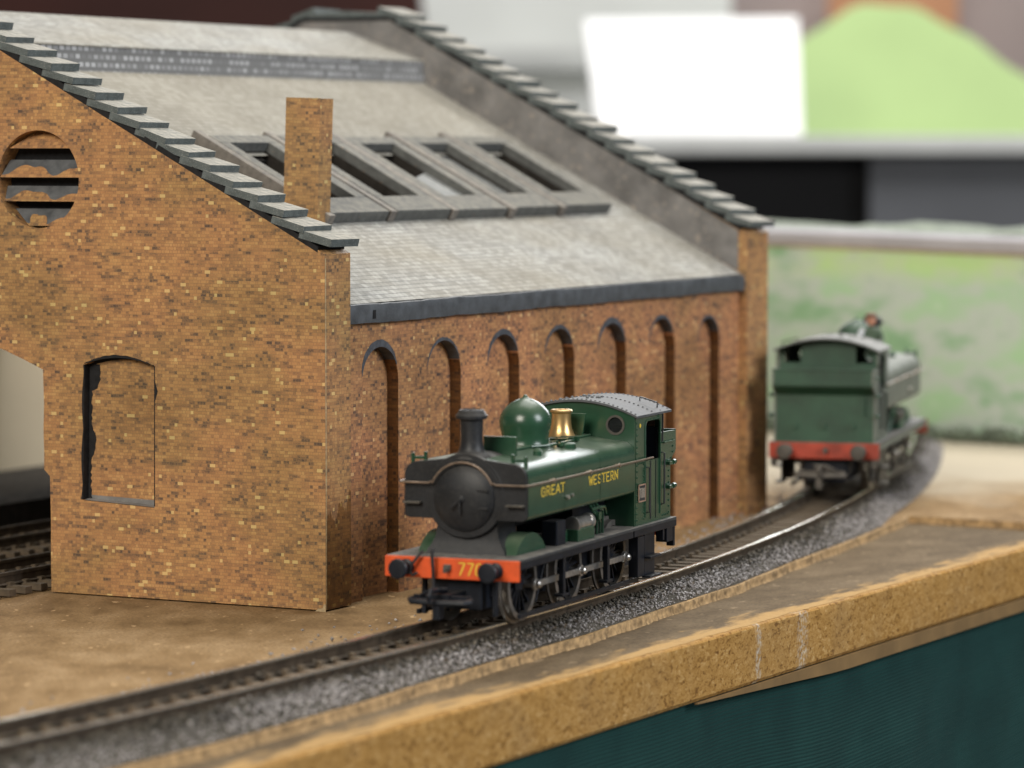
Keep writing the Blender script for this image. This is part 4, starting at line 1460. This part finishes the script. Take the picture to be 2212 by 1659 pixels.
    # boiler
    part('boiler', MB().lathe([(8.5, 20.9), (9.75, 20.9), (9.75, 81.0), (8.5, 81.0)], c=(0, 0, CZ), axis='y', n=48), G, angle=30)
    part('firebox', MB().box(-7.5, 7.5, 58, 81, 16.5, 26), M['chassis'])
    part('boiler_underside', MB().lathe([(8, 21), (9.4, 21), (9.4, 58), (8, 58)], c=(0, 0, CZ - 0.6), axis='y', n=32), M['chassis'])
    # pannier tanks
    for sd in (-1, 1):
        prof = [(8.4, 24.8), (14.3, 24.8)] + [(14.3 + 1.4 * sin(t), 26.2 - 1.4 * cos(t)) for t in np.linspace(0.3, pi / 2, 5)]
        prof += [(12.2 + 3.5 * cos(t), 34.9 + 3.4 * sin(t)) for t in np.linspace(0, pi / 2 * 0.93, 9)]
        prof += [(8.0, 38.75), (4.2, 39.25), (4.0, 38.0), (8.4, 33.0)]
        sec = [[(sd * x, y_, z) for x, z in prof] for y_ in (9.0, 21.0, 50.0, 80.4)]
        tk = part('pannier_tank', MB().loft(sec), GS if far else G, angle=25)
        sec = [[(sd * x, y_, z) for x, z in prof] for y_ in (7.7, 8.9)]
        part('tank_front', MB().loft(sec), SM, tk, angle=25, bevel=0.1)
        part('front_step', MB().box(min(sd * 11.0, sd * 15.3), max(sd * 11.0, sd * 15.3), 5.9, 7.75, 28.3, 28.75), M['oily'], tk, bevel=0.06)
        # seams
        sm_ = MB()
        for y_ in (32.4, 56.2):
            sec = [[(sd * (x + (0.06 if x > 12 else 0)), q_, z + (0.06 if z > 35 else 0)) for x, z in prof[2:16]] for q_ in (y_ - 0.22, y_ + 0.22)]
            sm_.loft(sec, closed=False, caps=False)
        part('tank_seam', sm_, GS if far else G, tk)
        part('filler_lid', MB().lathe([(0, 38.3), (2.4, 38.3), (2.4, 39.6), (2.1, 39.9), (0, 40.1)], c=(sd * 8.3, 52.0, 0), n=20).box(sd * 8.3 - 0.4, sd * 8.3 + 0.4, 48.6, 55.4, 39.3, 40.4), G, tk, bevel=0.1)
        part('tank_vent', MB().lathe([(1.1, 38.0), (1.1, 39.6), (0.5, 40.3), (0, 40.3)], c=(sd * 9.5, 30.0, 0), n=12), G, tk)
        part('lifting_plate', MB().box(min(sd * 10.9, sd * 11.6), max(sd * 10.9, sd * 11.6), 9.8, 10.8, 38.0, 40.4).box(min(sd * 14.2, sd * 14.9), max(sd * 14.2, sd * 14.9), 9.8, 10.8, 37.0, 40.0).box(min(sd * 11.0, sd * 14.8), max(sd * 11.0, sd * 14.8), 10.0, 10.6, 38.6, 39.3), G, tk, bevel=0.06)
        part('balance_valve', MB().lathe([(0, sd * 15.4), (0.6, sd * 15.4), (0.6, sd * 16.4), (0, sd * 16.5)], c=(0, 33.5, 28.4), axis='x', n=10).lathe([(0, sd * 15.4), (0.45, sd * 15.4), (0.45, sd * 16.2), (0, sd * 16.3)], c=(0, 36.8, 28.6), axis='x', n=10), M['steel'], tk)
        # pump and pipes below the tank
        part('feed_pump', MB().lathe([(0, 42.0), (2.1, 42.0), (2.1, 43.0), (1.7, 43.2), (1.7, 52.2), (2.1, 52.4), (2.1, 53.2), (0, 53.2)], c=(sd * 13.6, 0, 20.6), axis='y', n=18), M['steel'] if not far else CHS)
        part('pump_bracket', MB().box(min(sd * 12.0, sd * 15.4), max(sd * 12.0, sd * 15.4), 41.8, 53.0, 16.5, 19.6), G, bevel=0.2)
        part('sand_box', MB().box(min(sd * 9.8, sd * 14.0), max(sd * 9.8, sd * 14.0), 31.5, 37.5, 16.5, 22.6), M['chassis'], bevel=0.4)
        pp = MB()
        for dz, dy in ((0, 0), (-1.6, 2.2), (1.1, 4.0)):
            pp.tube([(sd * 13.6, 54 + dy, 24.6), (sd * 14.4, 55 + dy, 22.6 + dz * 0.5), (sd * 14.0, 58 + dy, 21.4 + dz), (sd * 13.4, 59.5 + dy, 18.0), (sd * 13.2, 60 + dy, 16.4)], 0.38, 7)
        pp.tube([(sd * 14.4, 53.5, 23.3), (sd * 14.6, 58, 23.6), (sd * 14.2, 63, 23.2), (sd * 14.0, 64.4, 21.4)], 0.4, 7)
        pp.box(min(sd * 13.4, sd * 15.0), max(sd * 13.4, sd * 15.0), 57.0, 59.0, 20.6, 22.4)
        part('injector_pipes', pp, G)
        part('sand_pipe', MB().tube([(sd * 11, 33, 16), (sd * 10.2, 31, 10), (sd * 9.4, 28.8, 3.2)], 0.35, 6), CHS)
    # boiler fittings
    part('chimney', MB().lathe([(4.9, 39.0), (4.2, 39.9), (3.45, 40.4), (3.1, 41.0), (2.85, 41.8), (2.72, 43.2), (2.68, 45.0), (2.78, 47.6), (2.82, 48.3), (3.75, 48.5), (3.85, 48.9), (3.8, 49.3), (3.3, 49.9), (2.9, 50.6), (2.45, 50.7), (2.2, 50.2), (2.2, 46.0), (0, 46.0)], c=(0, 11.8, 0), n=36), SM, angle=30)
    part('dome', MB().lathe([(7.2, 38.6), (6.3, 39.3), (5.85, 40.2), (5.75, 41.6), (6.0, 43.0), (6.35, 44.4), (6.42, 45.4), (6.2, 46.7), (5.6, 48.0), (4.6, 49.2), (3.3, 50.2), (1.9, 50.9), (0.8, 51.3), (0.55, 51.7), (0.3, 52.0), (0, 52.0)], c=(0, 45.4, 0), n=40), G, angle=60)
    part('safety_valve_cover', MB().lathe([(4.3, 39.0), (3.8, 39.7), (3.2, 40.6), (2.75, 41.8), (2.5, 43.2), (2.4, 45.0), (2.45, 45.8), (2.8, 46.1), (2.85, 46.5), (2.5, 46.8), (1.9, 46.8), (1.8, 45.6), (0, 45.6)], c=(0, 69.4, 0), n=32), M['brass'] if not far else G, angle=30)
    part('whistle_shield', MB().loft([[(x - 2.4 - f, 75.2 + 0.2 * f, z), (x + 2.4 + f, 75.2 + 0.2 * f, z), (x + 2.4 + f, 75.8 + 0.2 * f, z), (x - 2.4 - f, 75.8 + 0.2 * f, z)] for x, f, z in ((1.6, -0.6, 39.6), (1.6, 0.3, 45.4))]), G, bevel=0.1)
    part('top_plate', MB().box(-1.0, 7.4, 21.3, 22.3, 39.0, 43.6), G, bevel=0.12)
    tp = MB().tube([(3.4, 24, 39.6), (3.6, 40, 39.7), (6.9, 44, 39.8), (7.0, 48, 39.8), (3.8, 53, 39.7), (3.6, 80, 39.6)], 0.4, 7)
    tp.tube([(-3.4, 24, 39.6), (-3.6, 80, 39.6)], 0.4, 7)
    for y_ in (57.5, 61.5, 65.0):
        tp.box(1.6, 6.2, y_, y_ + 1.3, 39.2, 40.4)
    part('boiler_pipes', tp, G, bevel=0.06)

    # cab
    arc = [(x, roofz(x) - 0.35) for x in np.linspace(15.6, -15.6, 21)]
    cf_out = [(-15.6, 16.5), (15.6, 16.5)] + arc
    spec = [arc_pts(sd * 10.4, 42.3, 2.15, 0, 2 * pi * 23 / 24, 23) for sd in (-1, 1)]
    cab = part('cab_front', MB().plate('y', cf_out, spec, 80.5, 81.2), G, smooth=False)
    for sd in (-1, 1):
        sp_ = part('spectacle_window', MB().lathe([(2.0, 80.2), (2.55, 80.2), (2.55, 81.3), (2.0, 81.3), (2.0, 80.2)], c=(sd * 10.4, 0, 42.3), axis='y', n=26), M['green_far'] if far else M['oily'])
        if far:
            continue
        part('pane', MB().lathe([(0, 80.75), (2.05, 80.75), (2.05, 80.95), (0, 80.95)], c=(sd * 10.4, 0, 42.3), axis='y', n=24), M['glass'], sp_)
    # cab sides with doorway, bunker sides with the flare
    door_top = [(88.0, 32.6), (88.0, 41.4), (88.4, 42.5), (89.4, 43.0), (98.0, 43.0), (99.0, 42.6), (99.3, 41.6), (99.3, 39.2)]
    side_o = [(81.2, 16.5), (107.0, 16.5), (107.0, 31.0), (107.8, 31.9), (110.4, 33.3), (111.1, 34.0), (111.1, 39.0), (99.3, 39.2), (99.3, 32.6), (88.0, 32.6), (88.0, 41.4), (88.4, 42.5), (89.4, 43.0), (98.2, 43.0), (99.0, 42.6), (99.4, 41.6), (99.6, 40.0), (103.9, 40.0), (103.9, 45.0), (81.2, 45.0)]
    side_o = [(81.2, 16.5), (107.0, 16.5), (107.0, 31.0), (107.8, 31.9), (110.4, 33.3), (111.1, 34.0), (111.1, 39.0), (99.3, 39.2), (99.3, 32.6), (88.0, 32.6), (88.0, 41.4), (88.4, 42.5), (89.4, 43.0), (97.6, 43.0), (98.6, 42.5), (99.0, 41.4), (99.0, 39.9), (100.6, 39.9), (100.6, 45.0), (81.2, 45.0)]
    for sd in (-1, 1):
        a_, b_ = (15.1, 15.7) if sd > 0 else (-15.7, -15.1)
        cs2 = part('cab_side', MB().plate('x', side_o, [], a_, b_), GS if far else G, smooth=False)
        x_ = sd * 15.72
        # door edges and bead round the opening
        bd = MB()
        rim = [(88.0, 18.2), (88.0, 41.4), (88.4, 42.5), (89.4, 43.0), (97.6, 43.0), (98.6, 42.5), (99.0, 41.4), (99.0, 18.2)]
        bd.tube([(x_, p[0], p[1]) for p in rim], 0.24, 6)
        part('door_bead', bd, G, cs2)
        part('door_gap', MB().box(min(x_ + sd * 0.05, x_ - sd * 0.1), max(x_ + sd * 0.05, x_ - sd * 0.1), 91.6, 92.3, 17.4, 32.5).box(min(x_ + sd * 0.05, x_ - sd * 0.1), max(x_ + sd * 0.05, x_ - sd * 0.1), 95.6, 96.1, 17.4, 32.5), M['chassis'], cs2, smooth=False)
        hr = MB()
        for y_, za, zb in ((89.2, 19.3, 31.0), (100.2, 20.5, 34.0)):
            hr.tube([(sd * 15.6, y_, za), (sd * 16.5, y_, za + 0.2), (sd * 16.5, y_, zb - 0.2), (sd * 15.6, y_, zb)], 0.26, 6)
        hr.tube([(sd * 16.2, 99.4, 36.8), (sd * 16.3, 99.4, 44.0), (sd * 15.9, 98.2, 45.0)], 0.26, 6)
        part('cab_handrail', hr, M['blackwire'], cs2)
        lb = MB()
        for z_ in (24.2, 30.4):
            lb.box(min(sd * 15.6, sd * 16.8), max(sd * 15.6, sd * 16.8), 103.6, 106.6, z_, z_ + 0.9)
            lb.lathe([(0, 106.4), (0.7, 106.4), (0.7, 108.0), (0, 108.0)], c=(sd * 16.5, 0, z_ + 0.6), axis='y', n=10)
        lb.box(min(sd * 15.6, sd * 16.3), max(sd * 15.6, sd * 16.3), 101.0, 108.6, 36.2, 36.6)
        part('lamp_bracket', lb, G, cs2, bevel=0.06)
        # rivets
        rv_ = MB()

        def rivet(y_, z_):
            rv_.lathe([(0.30, 0), (0.25, sd * 0.18), (0, sd * 0.26)], c=(sd * 15.7, y_, z_), axis='x', n=6)
        for z_ in np.arange(18, 44, 1.55):
            rivet(82.0, z_)
            if z_ < 38:
                rivet(105.6 + (0 if z_ < 30 else min(3, (z_ - 30) * 0.9)), z_)
            if z_ < 32:
                rivet(87.0, z_)
        for y_ in np.arange(83, 88, 1.2):
            rivet(y_, 32.4)
        for y_ in np.arange(101, 106, 1.3):
            rivet(y_, 17.6)
        part('rivets', rv_, G, cs2)['kind'] = 'stuff'
        # number plate
        if not far:
            pl = part('number_plate', MB().box(min(sd * 15.7, sd * 16.0), max(sd * 15.7, sd * 16.0), 81.9 + 0.6, 89.4 - 2.0, 22.6, 26.9), M['platered'], bevel=0.1)
            rm = MB()
            a0_, a1_, z0_, z1_ = 82.4, 87.5, 22.5, 27.0
            for bx_ in ((a0_, a1_, z0_, z0_ + 0.3), (a0_, a1_, z1_ - 0.3, z1_), (a0_, a0_ + 0.3, z0_, z1_), (a1_ - 0.3, a1_, z0_, z1_)):
                rm.box(min(sd * 15.9, sd * 16.12), max(sd * 15.9, sd * 16.12), *bx_)
            part('plate_border', rm, M['platerim'], pl)
            if sd > 0:
                put = lambda a, b: (16.05, 83.05 + a, 23.55 + b)
            else:
                put = lambda a, b: (-16.05, 86.85 - a, 23.55 + b)
            part('plate_number', letters('7700', 2.4, 0.82, 0.17, 0.27, put, False), M['platenum'], pl, smooth=False)
            part('route_disc', MB().lathe([(0, sd * 15.7), (0.55, sd * 15.7), (0.55, sd * 15.78), (0, sd * 15.78)], c=(0, 84.2, 42.0), axis='x', n=14), M['yellow'], cs2)
    # cab roof
    sec = []
    xs_ = np.linspace(-16.6, 16.6, 25)
    for y_ in (79.6, 105.2):
        sec.append([(x, y_, roofz(x)) for x in xs_] + [(x, y_, roofz(x) - 0.55) for x in xs_[::-1]])
    rf = part('cab_roof', MB().loft(sec), M['roof_far'] if far else M['roof'], angle=30)
    rr_ = MB()
    for y_ in (80.6, 92.4, 104.2):
        for x in np.linspace(-15.8, 15.8, 27):
            rr_.lathe([(0.3, 0), (0.25, 0.2), (0, 0.28)], c=(x, y_, roofz(x)), n=6)
    for i in range(16):
        x, y_ = random.uniform(-9, 3), random.uniform(82, 98)
        rr_.lathe([(0.45, 0), (0.4, 0.35), (0, 0.5)], c=(x, y_, roofz(x)), n=6)
    part('rivets', rr_, M['roof_far'] if far else M['roof'], rf)['kind'] = 'stuff'
    part('roof_rail', MB().tube([(9.8, 99.8, roofz(9.8) - 0.2), (9.8, 99.8, roofz(9.8) + 1.0), (14.6, 99.8, roofz(14.6) + 1.3), (14.6, 99.8, roofz(14.6) - 0.2)], 0.2, 6), M['blackwire'], rf)
    # cab back and bunker
    arc2 = [(x, roofz(x) - 0.6) for x in np.linspace(15.2, -15.2, 19)]
    wins = [[(sd * 8.6, 40.6), (sd * 14.0, 40.6), (sd * 14.0, 44.2), (sd * 12.8, 45.4), (sd * 8.6, 46.0)] for sd in (-1, 1)]
    cb = part('cab_back', MB().plate('y', [(-15.2, 36), (15.2, 36)] + arc2, wins, 99.9, 100.5), G, smooth=False)
    part('bunker_back', MB().loft([[(-15.1, y_, z), (15.1, y_, z), (15.1, y_ - 0.7, z), (-15.1, y_ - 0.7, z)] for y_, z in ((107.0, 16.5), (107.0, 31.0), (107.8, 31.9), (110.4, 33.3), (111.1, 34.0), (111.1, 39.0))]), G, angle=30)
    part('bunker_lip', MB().box(-15.6, 15.6, 110.7, 111.4, 38.8, 39.3).box(-15.6, 15.6, 111.08, 111.25, 34.4, 34.9), G, bevel=0.08)
    part('bunker_floor', MB().box(-15.0, 15.0, 100.5, 109.4, 33.6, 34.0), M['chassis'])
    li = MB()
    for x in (-9, 0, 9):
        li.box(x - 0.5, x + 0.5, 107.0, 107.9, 20.6, 22.4)
    li.tube([(-12.5, 107.0, 25.0), (-12.5, 108.0, 25.0), (-12.5, 108.0, 31.0)], 0.25, 6)
    part('lamp_irons', li, G)
    if not far:  # panes, sheet and lining added so the cab doorway looks dark
        for sd in (-1, 1):
            part('pane', MB().plate('y', [(sd * 8.5, 40.5), (sd * 14.1, 40.5), (sd * 14.1, 44.3), (sd * 12.9, 45.5), (sd * 8.5, 46.1)], [], 100.1, 100.3), M['glass'], cb, smooth=False)
        part('doorway_blocker', MB().box(-15.0, -14.7, 87.0, 99.6, 31.0, 44.0), M['chassis'])
        part('added_dark_lining', MB().box(-14.9, 14.9, 99.2, 99.85, 18.0, 40.4), M['chassis'])
    part('cab_floor', MB().box(-15, 15, 81.2, 99.8, 17.0, 18.6).box(-9, 9, 81.2, 84.0, 18.6, 34.0), M['chassis'])
    # long handrail, along the tanks and over the smokebox door
    z_h = 33.4
    ptsr = [(15.7, 93.2, z_h), (16.7, 92.6, z_h)] if False else []
    ptsr = [(16.75, 91.0, z_h), (16.75, 60, z_h), (16.75, 30, z_h), (16.75, 8.5, z_h), (16.4, 6.7, z_h), (15.6, 6.1, z_h), (12.0, 6.0, z_h), (8.6, 6.0, z_h), (8.0, 5.95, z_h + 0.4)]
    for t in np.linspace(radians(24), radians(156), 15):
        ptsr.append((8.4 * cos(t), 5.9, 29.9 + 8.6 * sin(t)))
    ptsr += [(-8.0, 5.95, z_h + 0.4), (-8.6, 6.0, z_h), (-12.0, 6.0, z_h), (-15.6, 6.1, z_h), (-16.4, 6.7, z_h), (-16.75, 8.5, z_h), (-16.75, 30, z_h), (-16.75, 60, z_h), (-16.75, 91.0, z_h)]
    hrl = part('long_handrail', MB().tube(ptsr, 0.27, 8), M['wire'])
    for y_ in (22.5, 46.5, 66.5):
        for sd in (-1, 1):
            kn = MB().lathe([(0.0, 0), (0.3, 0), (0.3, sd * 0.8), (0.55, sd * 0.95), (0.55, sd * 1.5), (0.0, sd * 1.6)], c=(sd * 15.6, y_, z_h), axis='x', n=8)
            part('handrail_knob', kn, M['wire'], hrl)
    if not far:
        for word, y0, wd in (('GREAT', 17.0, 2.65), ('WESTERN', 48.4, 2.42)):
            nl = len(word)
            L_ = nl * wd + (nl - 1) * 0.5
            part('lettering', letters(word, 2.15, wd, 0.5, 0.46, lambda a, b: (15.735, y0 + a, 29.9 + b)), M['yellow'], smooth=False)
            part('lettering', letters(word, 2.15, wd, 0.5, 0.46, lambda a, b: (-15.735, y0 + L_ - a, 29.9 + b)), M['yellow'], smooth=False)
        part('beam_number', letters('7700', 2.9, 1.75, 0.45, 0.42, lambda a, b: (1.6 + a + 0.12 * b, -0.64, 12.6 + b), False), M['yellow'], smooth=False)
    return root


eng = thing('tank_engine', FL.o, -FL.deg, 'clean green pannier tank engine with gold lettering and orange buffer beam, nearest the camera', 'locomotive', 'model tank engines')
make_engine(eng)
ES = 1.055           # the far engine's body is a little larger
o2 = FM.w(0, 108.0 * ES)
eng2 = thing('tank_engine', (o2[0], o2[1], 7.0), 180 - FM.deg, 'dusty green tank engine seen from its bunker end, beyond the shed', 'locomotive', 'model tank engines')
make_engine(eng2, far=True)
eng2.scale = (ES, ES, ES)

# ------------------------------------------------------------------ little figure on the far engine
bpy.context.view_layer.update()


def figure(loc, deg):
    joints = {'pel': (0, 0, 1.6), 'waist': (0, -0.3, 3.6), 'chest': (0, -0.9, 6.6), 'neck': (0, -1.3, 8.9), 'headb': (0, -1.5, 9.7),
              'shl': (-2.4, -0.9, 7.9), 'ell': (-3.4, -1.6, 5.2), 'hal': (-2.6, -4.2, 4.2), 'shr': (2.4, -0.9, 7.9), 'elr': (3.5, -1.4, 5.3), 'har': (3.0, -4.0, 4.0),
              'hipl': (-1.2, -0.3, 1.3), 'knl': (-1.7, -5.0, 2.4), 'anl': (-1.7, -5.6, -2.6), 'tol': (-1.7, -7.4, -3.0), 'hipr': (1.2, -0.3, 1.3), 'knr': (1.7, -5.0, 2.6), 'anr': (1.7, -5.4, -2.4), 'tor': (1.7, -7.2, -2.8)}
    edges = [('pel', 'waist'), ('waist', 'chest'), ('chest', 'neck'), ('neck', 'headb'), ('chest', 'shl'), ('shl', 'ell'), ('ell', 'hal'), ('chest', 'shr'), ('shr', 'elr'), ('elr', 'har'),
             ('pel', 'hipl'), ('hipl', 'knl'), ('knl', 'anl'), ('anl', 'tol'), ('pel', 'hipr'), ('hipr', 'knr'), ('knr', 'anr'), ('anr', 'tor')]
    rad = {'pel': 1.9, 'waist': 1.7, 'chest': 1.9, 'neck': 0.75, 'headb': 0.7, 'shl': 0.95, 'ell': 0.75, 'hal': 0.5, 'shr': 0.95, 'elr': 0.75, 'har': 0.5, 'hipl': 1.2, 'knl': 0.95, 'anl': 0.6, 'tol': 0.5, 'hipr': 1.2, 'knr': 0.95, 'anr': 0.6, 'tor': 0.5}
    names = list(joints)
    me_ = bpy.data.meshes.new('body')
    me_.from_pydata([joints[n_] for n_ in names], [(names.index(a), names.index(b)) for a, b in edges], [])
    ob = bpy.data.objects.new('body', me_)
    COL.objects.link(ob)
    md = ob.modifiers.new('skin', 'SKIN')
    for n_, sv in zip(names, me_.skin_vertices[0].data):
        sv.radius = (rad[n_], rad[n_])
        sv.use_root = (n_ == 'pel')
    ob.modifiers.new('sub', 'SUBSURF').levels = 2
    ob.modifiers['sub'].render_levels = 2
    me_.materials.append(painted('green_jacket_paint', (0.05, 0.085, 0.05), 0.6, (0.4, 0.4, 0.36), 0.5, 0.2, 0.4))
    root = thing('person', loc, deg, 'small seated figure in dark green jacket and brown cap above the far engine', 'person')
    ob.parent = root
    ob.scale = (S, S, S)
    root.scale = (1.12, 1.12, 1.12)
    skin = painted('skin_paint', (0.45, 0.21, 0.13), 0.6, dust_amt=0.0, var=0.1)
    hd = MB().loft([[(r_ * cos(t), -1.6 + r_ * 1.12 * sin(t) - 0.25 * (1 if sin(t) < -0.9 and 10.6 < z < 11.3 else 0), z) for t in np.linspace(0, 2 * pi, 17)[:-1]] for r_, z in ((0.5, 9.4), (1.0, 9.7), (1.25, 10.3), (1.35, 11.0), (1.35, 11.7), (1.2, 12.4), (0.6, 12.8))])
    hd.lathe([(0.0, 0), (0.22, 0.0), (0.12, 0.45), (0, 0.5)], c=(0, -3.5, 11.0), axis='y', n=6)
    hd.box(-1.55, -1.3, -1.8, -1.3, 10.7, 11.4).box(1.3, 1.55, -1.8, -1.3, 10.7, 11.4)
    hb = hd.build('head', skin, root)
    cap = painted('brown_cap_paint', (0.13, 0.062, 0.032), 0.7, dust_amt=0.15, var=0.2)
    MB().lathe([(1.5, 11.9), (1.75, 12.1), (1.75, 12.6), (1.3, 13.1), (0.5, 13.3), (0, 13.3)], c=(0, -1.6, 0), n=18).box(-1.1, 1.1, -3.9, -2.4, 11.9, 12.15).build('cap', cap, root, bevel=0.05)
    sl_ = painted('pale_shirt_paint', (0.55, 0.58, 0.62), 0.6, dust_amt=0.0, var=0.1)
    MB().tube([(-2.2, -0.9, 8.2), (-3.0, -1.2, 7.0), (-3.5, -1.6, 5.4)], [1.05, 0.98, 0.9], 10).build('sleeve', sl_, root)
    return root


fp = FM.w(8.4, 46.0)
figure((fp[0], fp[1], 7.0 + 40.6 * ES), -15)

# ------------------------------------------------------------------ scenery behind the far engine
BD = math.hypot(205.1 - 108.3, 1404.8 - 1481.3)
bx_, by_ = (205.1 - 108.3) / BD, (1404.8 - 1481.3) / BD
nx_, ny_ = -by_, bx_     # away from the camera


def bpt(t, d, z):
    bend = 10.0 * sin(t * 0.012)
    return (188.2 + bx_ * t + nx_ * (d + bend * 0.25), 1434 + by_ * t + ny_ * (d + bend * 0.25), z)


ts = np.arange(-330, 190, 8.0)
sec = []
for t in ts:
    h = 80.0 - 1.2 * sin((t + 30) * 0.02)
    sec.append([bpt(t, 0, 0), bpt(t, 0, h), bpt(t, 5, h), bpt(t, 5, 0)])
bs = thing('backscene_board', (0, 0, 0), 0, 'blurred painted green landscape board behind the far engine', 'backscene')
MB().loft(sec).build('painted_panel', M['backscene'], bs, angle=50)
sec = []
for t in ts:
    h = 80.0 - 1.2 * sin((t + 30) * 0.02)
    sec.append([bpt(t, -1.5, h - 1.2), bpt(t, -1.5, h + 3.4), bpt(t, 6.5, h + 5.2), bpt(t, 6.5, h - 1.2)])
MB().loft(sec).build('capping_strip', M['lilac'], bs, angle=50)
sec = []
for t in ts:
    h = 80.0 - 1.2 * sin((t + 30) * 0.02)
    sec.append([bpt(t, -0.6, h - 2.9), bpt(t, -0.6, h - 1.2), bpt(t, 0.0, h - 1.2), bpt(t, 0.0, h - 2.9)])
MB().loft(sec).build('tan_strip', M['tanstrip'], bs, angle=50)
# scenery cloth lying behind the board's top edge
m = MB()
sec = []
for t in ts:
    j = 1.5 * sin(t * 0.09) + 1.0 * sin(t * 0.23)
    sec.append([bpt(t, 7, 70), bpt(t, 7, 84.5 + 0.4 * j), bpt(t, 40, 87.5 + 0.6 * j), bpt(t, 90, 84.0 + j), bpt(t, 90, 70)])
m.loft(sec)
tag(m.build('hill_strip', M['dark_strip'], None, angle=60), 'grey green scenery strip along the top behind the backscene board', 'scenery')
# lumps added for the dark band at the foot of the backscene
hv = []
m = MB()
for i in range(2600):
    t = random.uniform(-330, 180)
    d = -random.uniform(0.5, 6.5)
    z = random.uniform(0.2, 6.6) * (1 - 0.4 * abs(d + 3) / 3.5)
    c = bpt(t, d, max(0.4, z))
    r_ = random.uniform(0.7, 1.5)
    vs = [(c[0] + r_ * random.uniform(0.6, 1.2) * q[0], c[1] + r_ * random.uniform(0.6, 1.2) * q[1], c[2] + r_ * random.uniform(0.6, 1.1) * q[2]) for q in oct_v]
    m.add(vs, [tuple(f) for f in oct_f])
tag(m.build('dark_strip', M['dark_strip'], None, smooth=False), 'dark lumps added as a low band along the foot of the backscene board', 'dark_strip', kind='stuff')
# plain board behind the shed, seen through its doorway
co = MB().box(-311, -306, -120, 420, 0, 96).build('hardboard_screen', M['cream'], None, bevel=0.5)
co.location = shed.location
co.rotation_euler = shed.rotation_euler
tag(co, 'plain cream screen glimpsed through the shed doorway', 'screen')

# ------------------------------------------------------------------ far background of the hall


def slab(name, mat, pts, Y, depth, label, cat, parent=None):
    """an upright board of real thickness whose outline is given at its own distance"""
    out = [place(px, py, Y) for px, py in pts]
    b = MB().plate('y', out, [], Y, Y + depth).build(name, mat, parent, smooth=False, bevel=1.0)
    if cat:
        tag(b, label, cat)
    return b


# table across the hall
tx0, tz_top = place(1180, 328, 3000)
tx1, _ = place(2500, 300, 3000)
table = thing('display_table', (0, 3000, 0), -1.6, 'grey topped display table across the hall', 'table')
m = MB().box(tx0, tx1 + 250, -15, 620, 116, 131.5)
m.build('table_top', M['tabletop'], table, bevel=2)
px0, _ = place(1872, 400, 3020)
MB().box(px0, tx1 + 240, 5, 25, -320, 115.8).build('side_panel', M['greypanel'], table, bevel=1)
MB().box(tx0 - 200, tx1 + 300, 330, 336, -320, 115.8).build('back_void_sheet', M['voidblack'], table)  # black sheets added for the dark void under the table
MB().box(tx0 - 200, px0, 40, 46, -320, 115.7).build('front_void_sheet', M['voidblack'], table)
for lx in (tx0 + 15, tx1 + 200):
    MB().box(lx, lx + 40, 540, 580, -650, 115.9).build('leg', M['greypanel'], table)

# white folded card standing on the table
a0 = place(1262, 40, 2995)
a1 = place(1728, 36, 2995)
b0 = place(1292, 322, 2995)
b1 = place(1733, 318, 2995)
m = MB()
zt = 131.7
sec_f = [(b0[0], 2994, zt), (b1[0], 2994, zt), (a1[0], 3014, a1[1]), (a0[0], 3014, a0[1])]
m.add([sec_f[0], sec_f[1], sec_f[2], sec_f[3], (b0[0], 3060, zt), (b1[0], 3060, zt), (a1[0], 3018, a1[1]), (a0[0], 3018, a0[1])],
      [(0, 1, 2, 3), (3, 2, 6, 7), (4, 7, 6, 5), (0, 3, 7, 4), (1, 5, 6, 2), (0, 4, 5, 1)])
tag(m.build('tent_card', M['white'], None, smooth=False, bevel=1.0), 'blank bright white card standing on the far grey table', 'card')

# lime green hill-shaped scenery on the same table
pts = [(1640, 330), (1640, 250)]
for x in range(1690, 2420, 20):
    t = (x - 1900) / 150.0
    y = 8 + 320 * (1 - math.exp(-0.5 * (t / (1.45 if t < 0 else 1.8)) ** 2))
    pts.append((x, y + 4 * sin(x * 0.05)))
pts += [(2420, 330)]
out = [place(px, py, 3250) for px, py in pts]
out = [(x, max(z, 131.7)) for x, z in out]
out[0] = (out[0][0], 131.7)
out[-1] = (out[-1][0], 131.7)
sec = []
for k_, (dy, sc) in enumerate(((0, 1.0), (14, 1.0))):
    sec.append([(x, 3250 + dy, z) for x, z in out])
tag(MB().loft(sec).build('hill_cutout', M['lime'], None, angle=60, bevel=1.5), 'lime green hill-shaped board behind the far table card', 'scenery board')

eb = slab('exhibition_board', M['palegrey'], [(960, 420), (905, -45), (1580, -45), (1580, 420)], 3700, 20, 'pale grey exhibition board left of the white card, far behind the shed', 'board')
for ya, yb, mt in ((108, 150, M['tabletop']), (205, 262, M['tabletop']), (275, 300, M['palegrey'])):  # strips added for the darker horizontal bands on the board
    slab('band_strip', mt, [(935, yb), (935, ya), (1300, ya), (1300, yb)], 3660, 38, '', None, eb)
slab('exhibition_board', M['taupe'], [(1570, 420), (1570, -45), (2700, -45), (2700, 420)], 3850, 20, 'taupe brown board behind the lime green hill', 'board')
slab('exhibition_board', M['orange'], [(1790, 60), (1790, -45), (2070, -45), (2070, 60)], 3780, 15, 'small orange brown panel above the lime green hill', 'board')
wl = MB().box(-4000, 4000, 6000, 6050, -800, 3200).build('wall', M['maroon'], None, smooth=False)
tag(wl, 'dark maroon far wall of the hall', kind='structure')
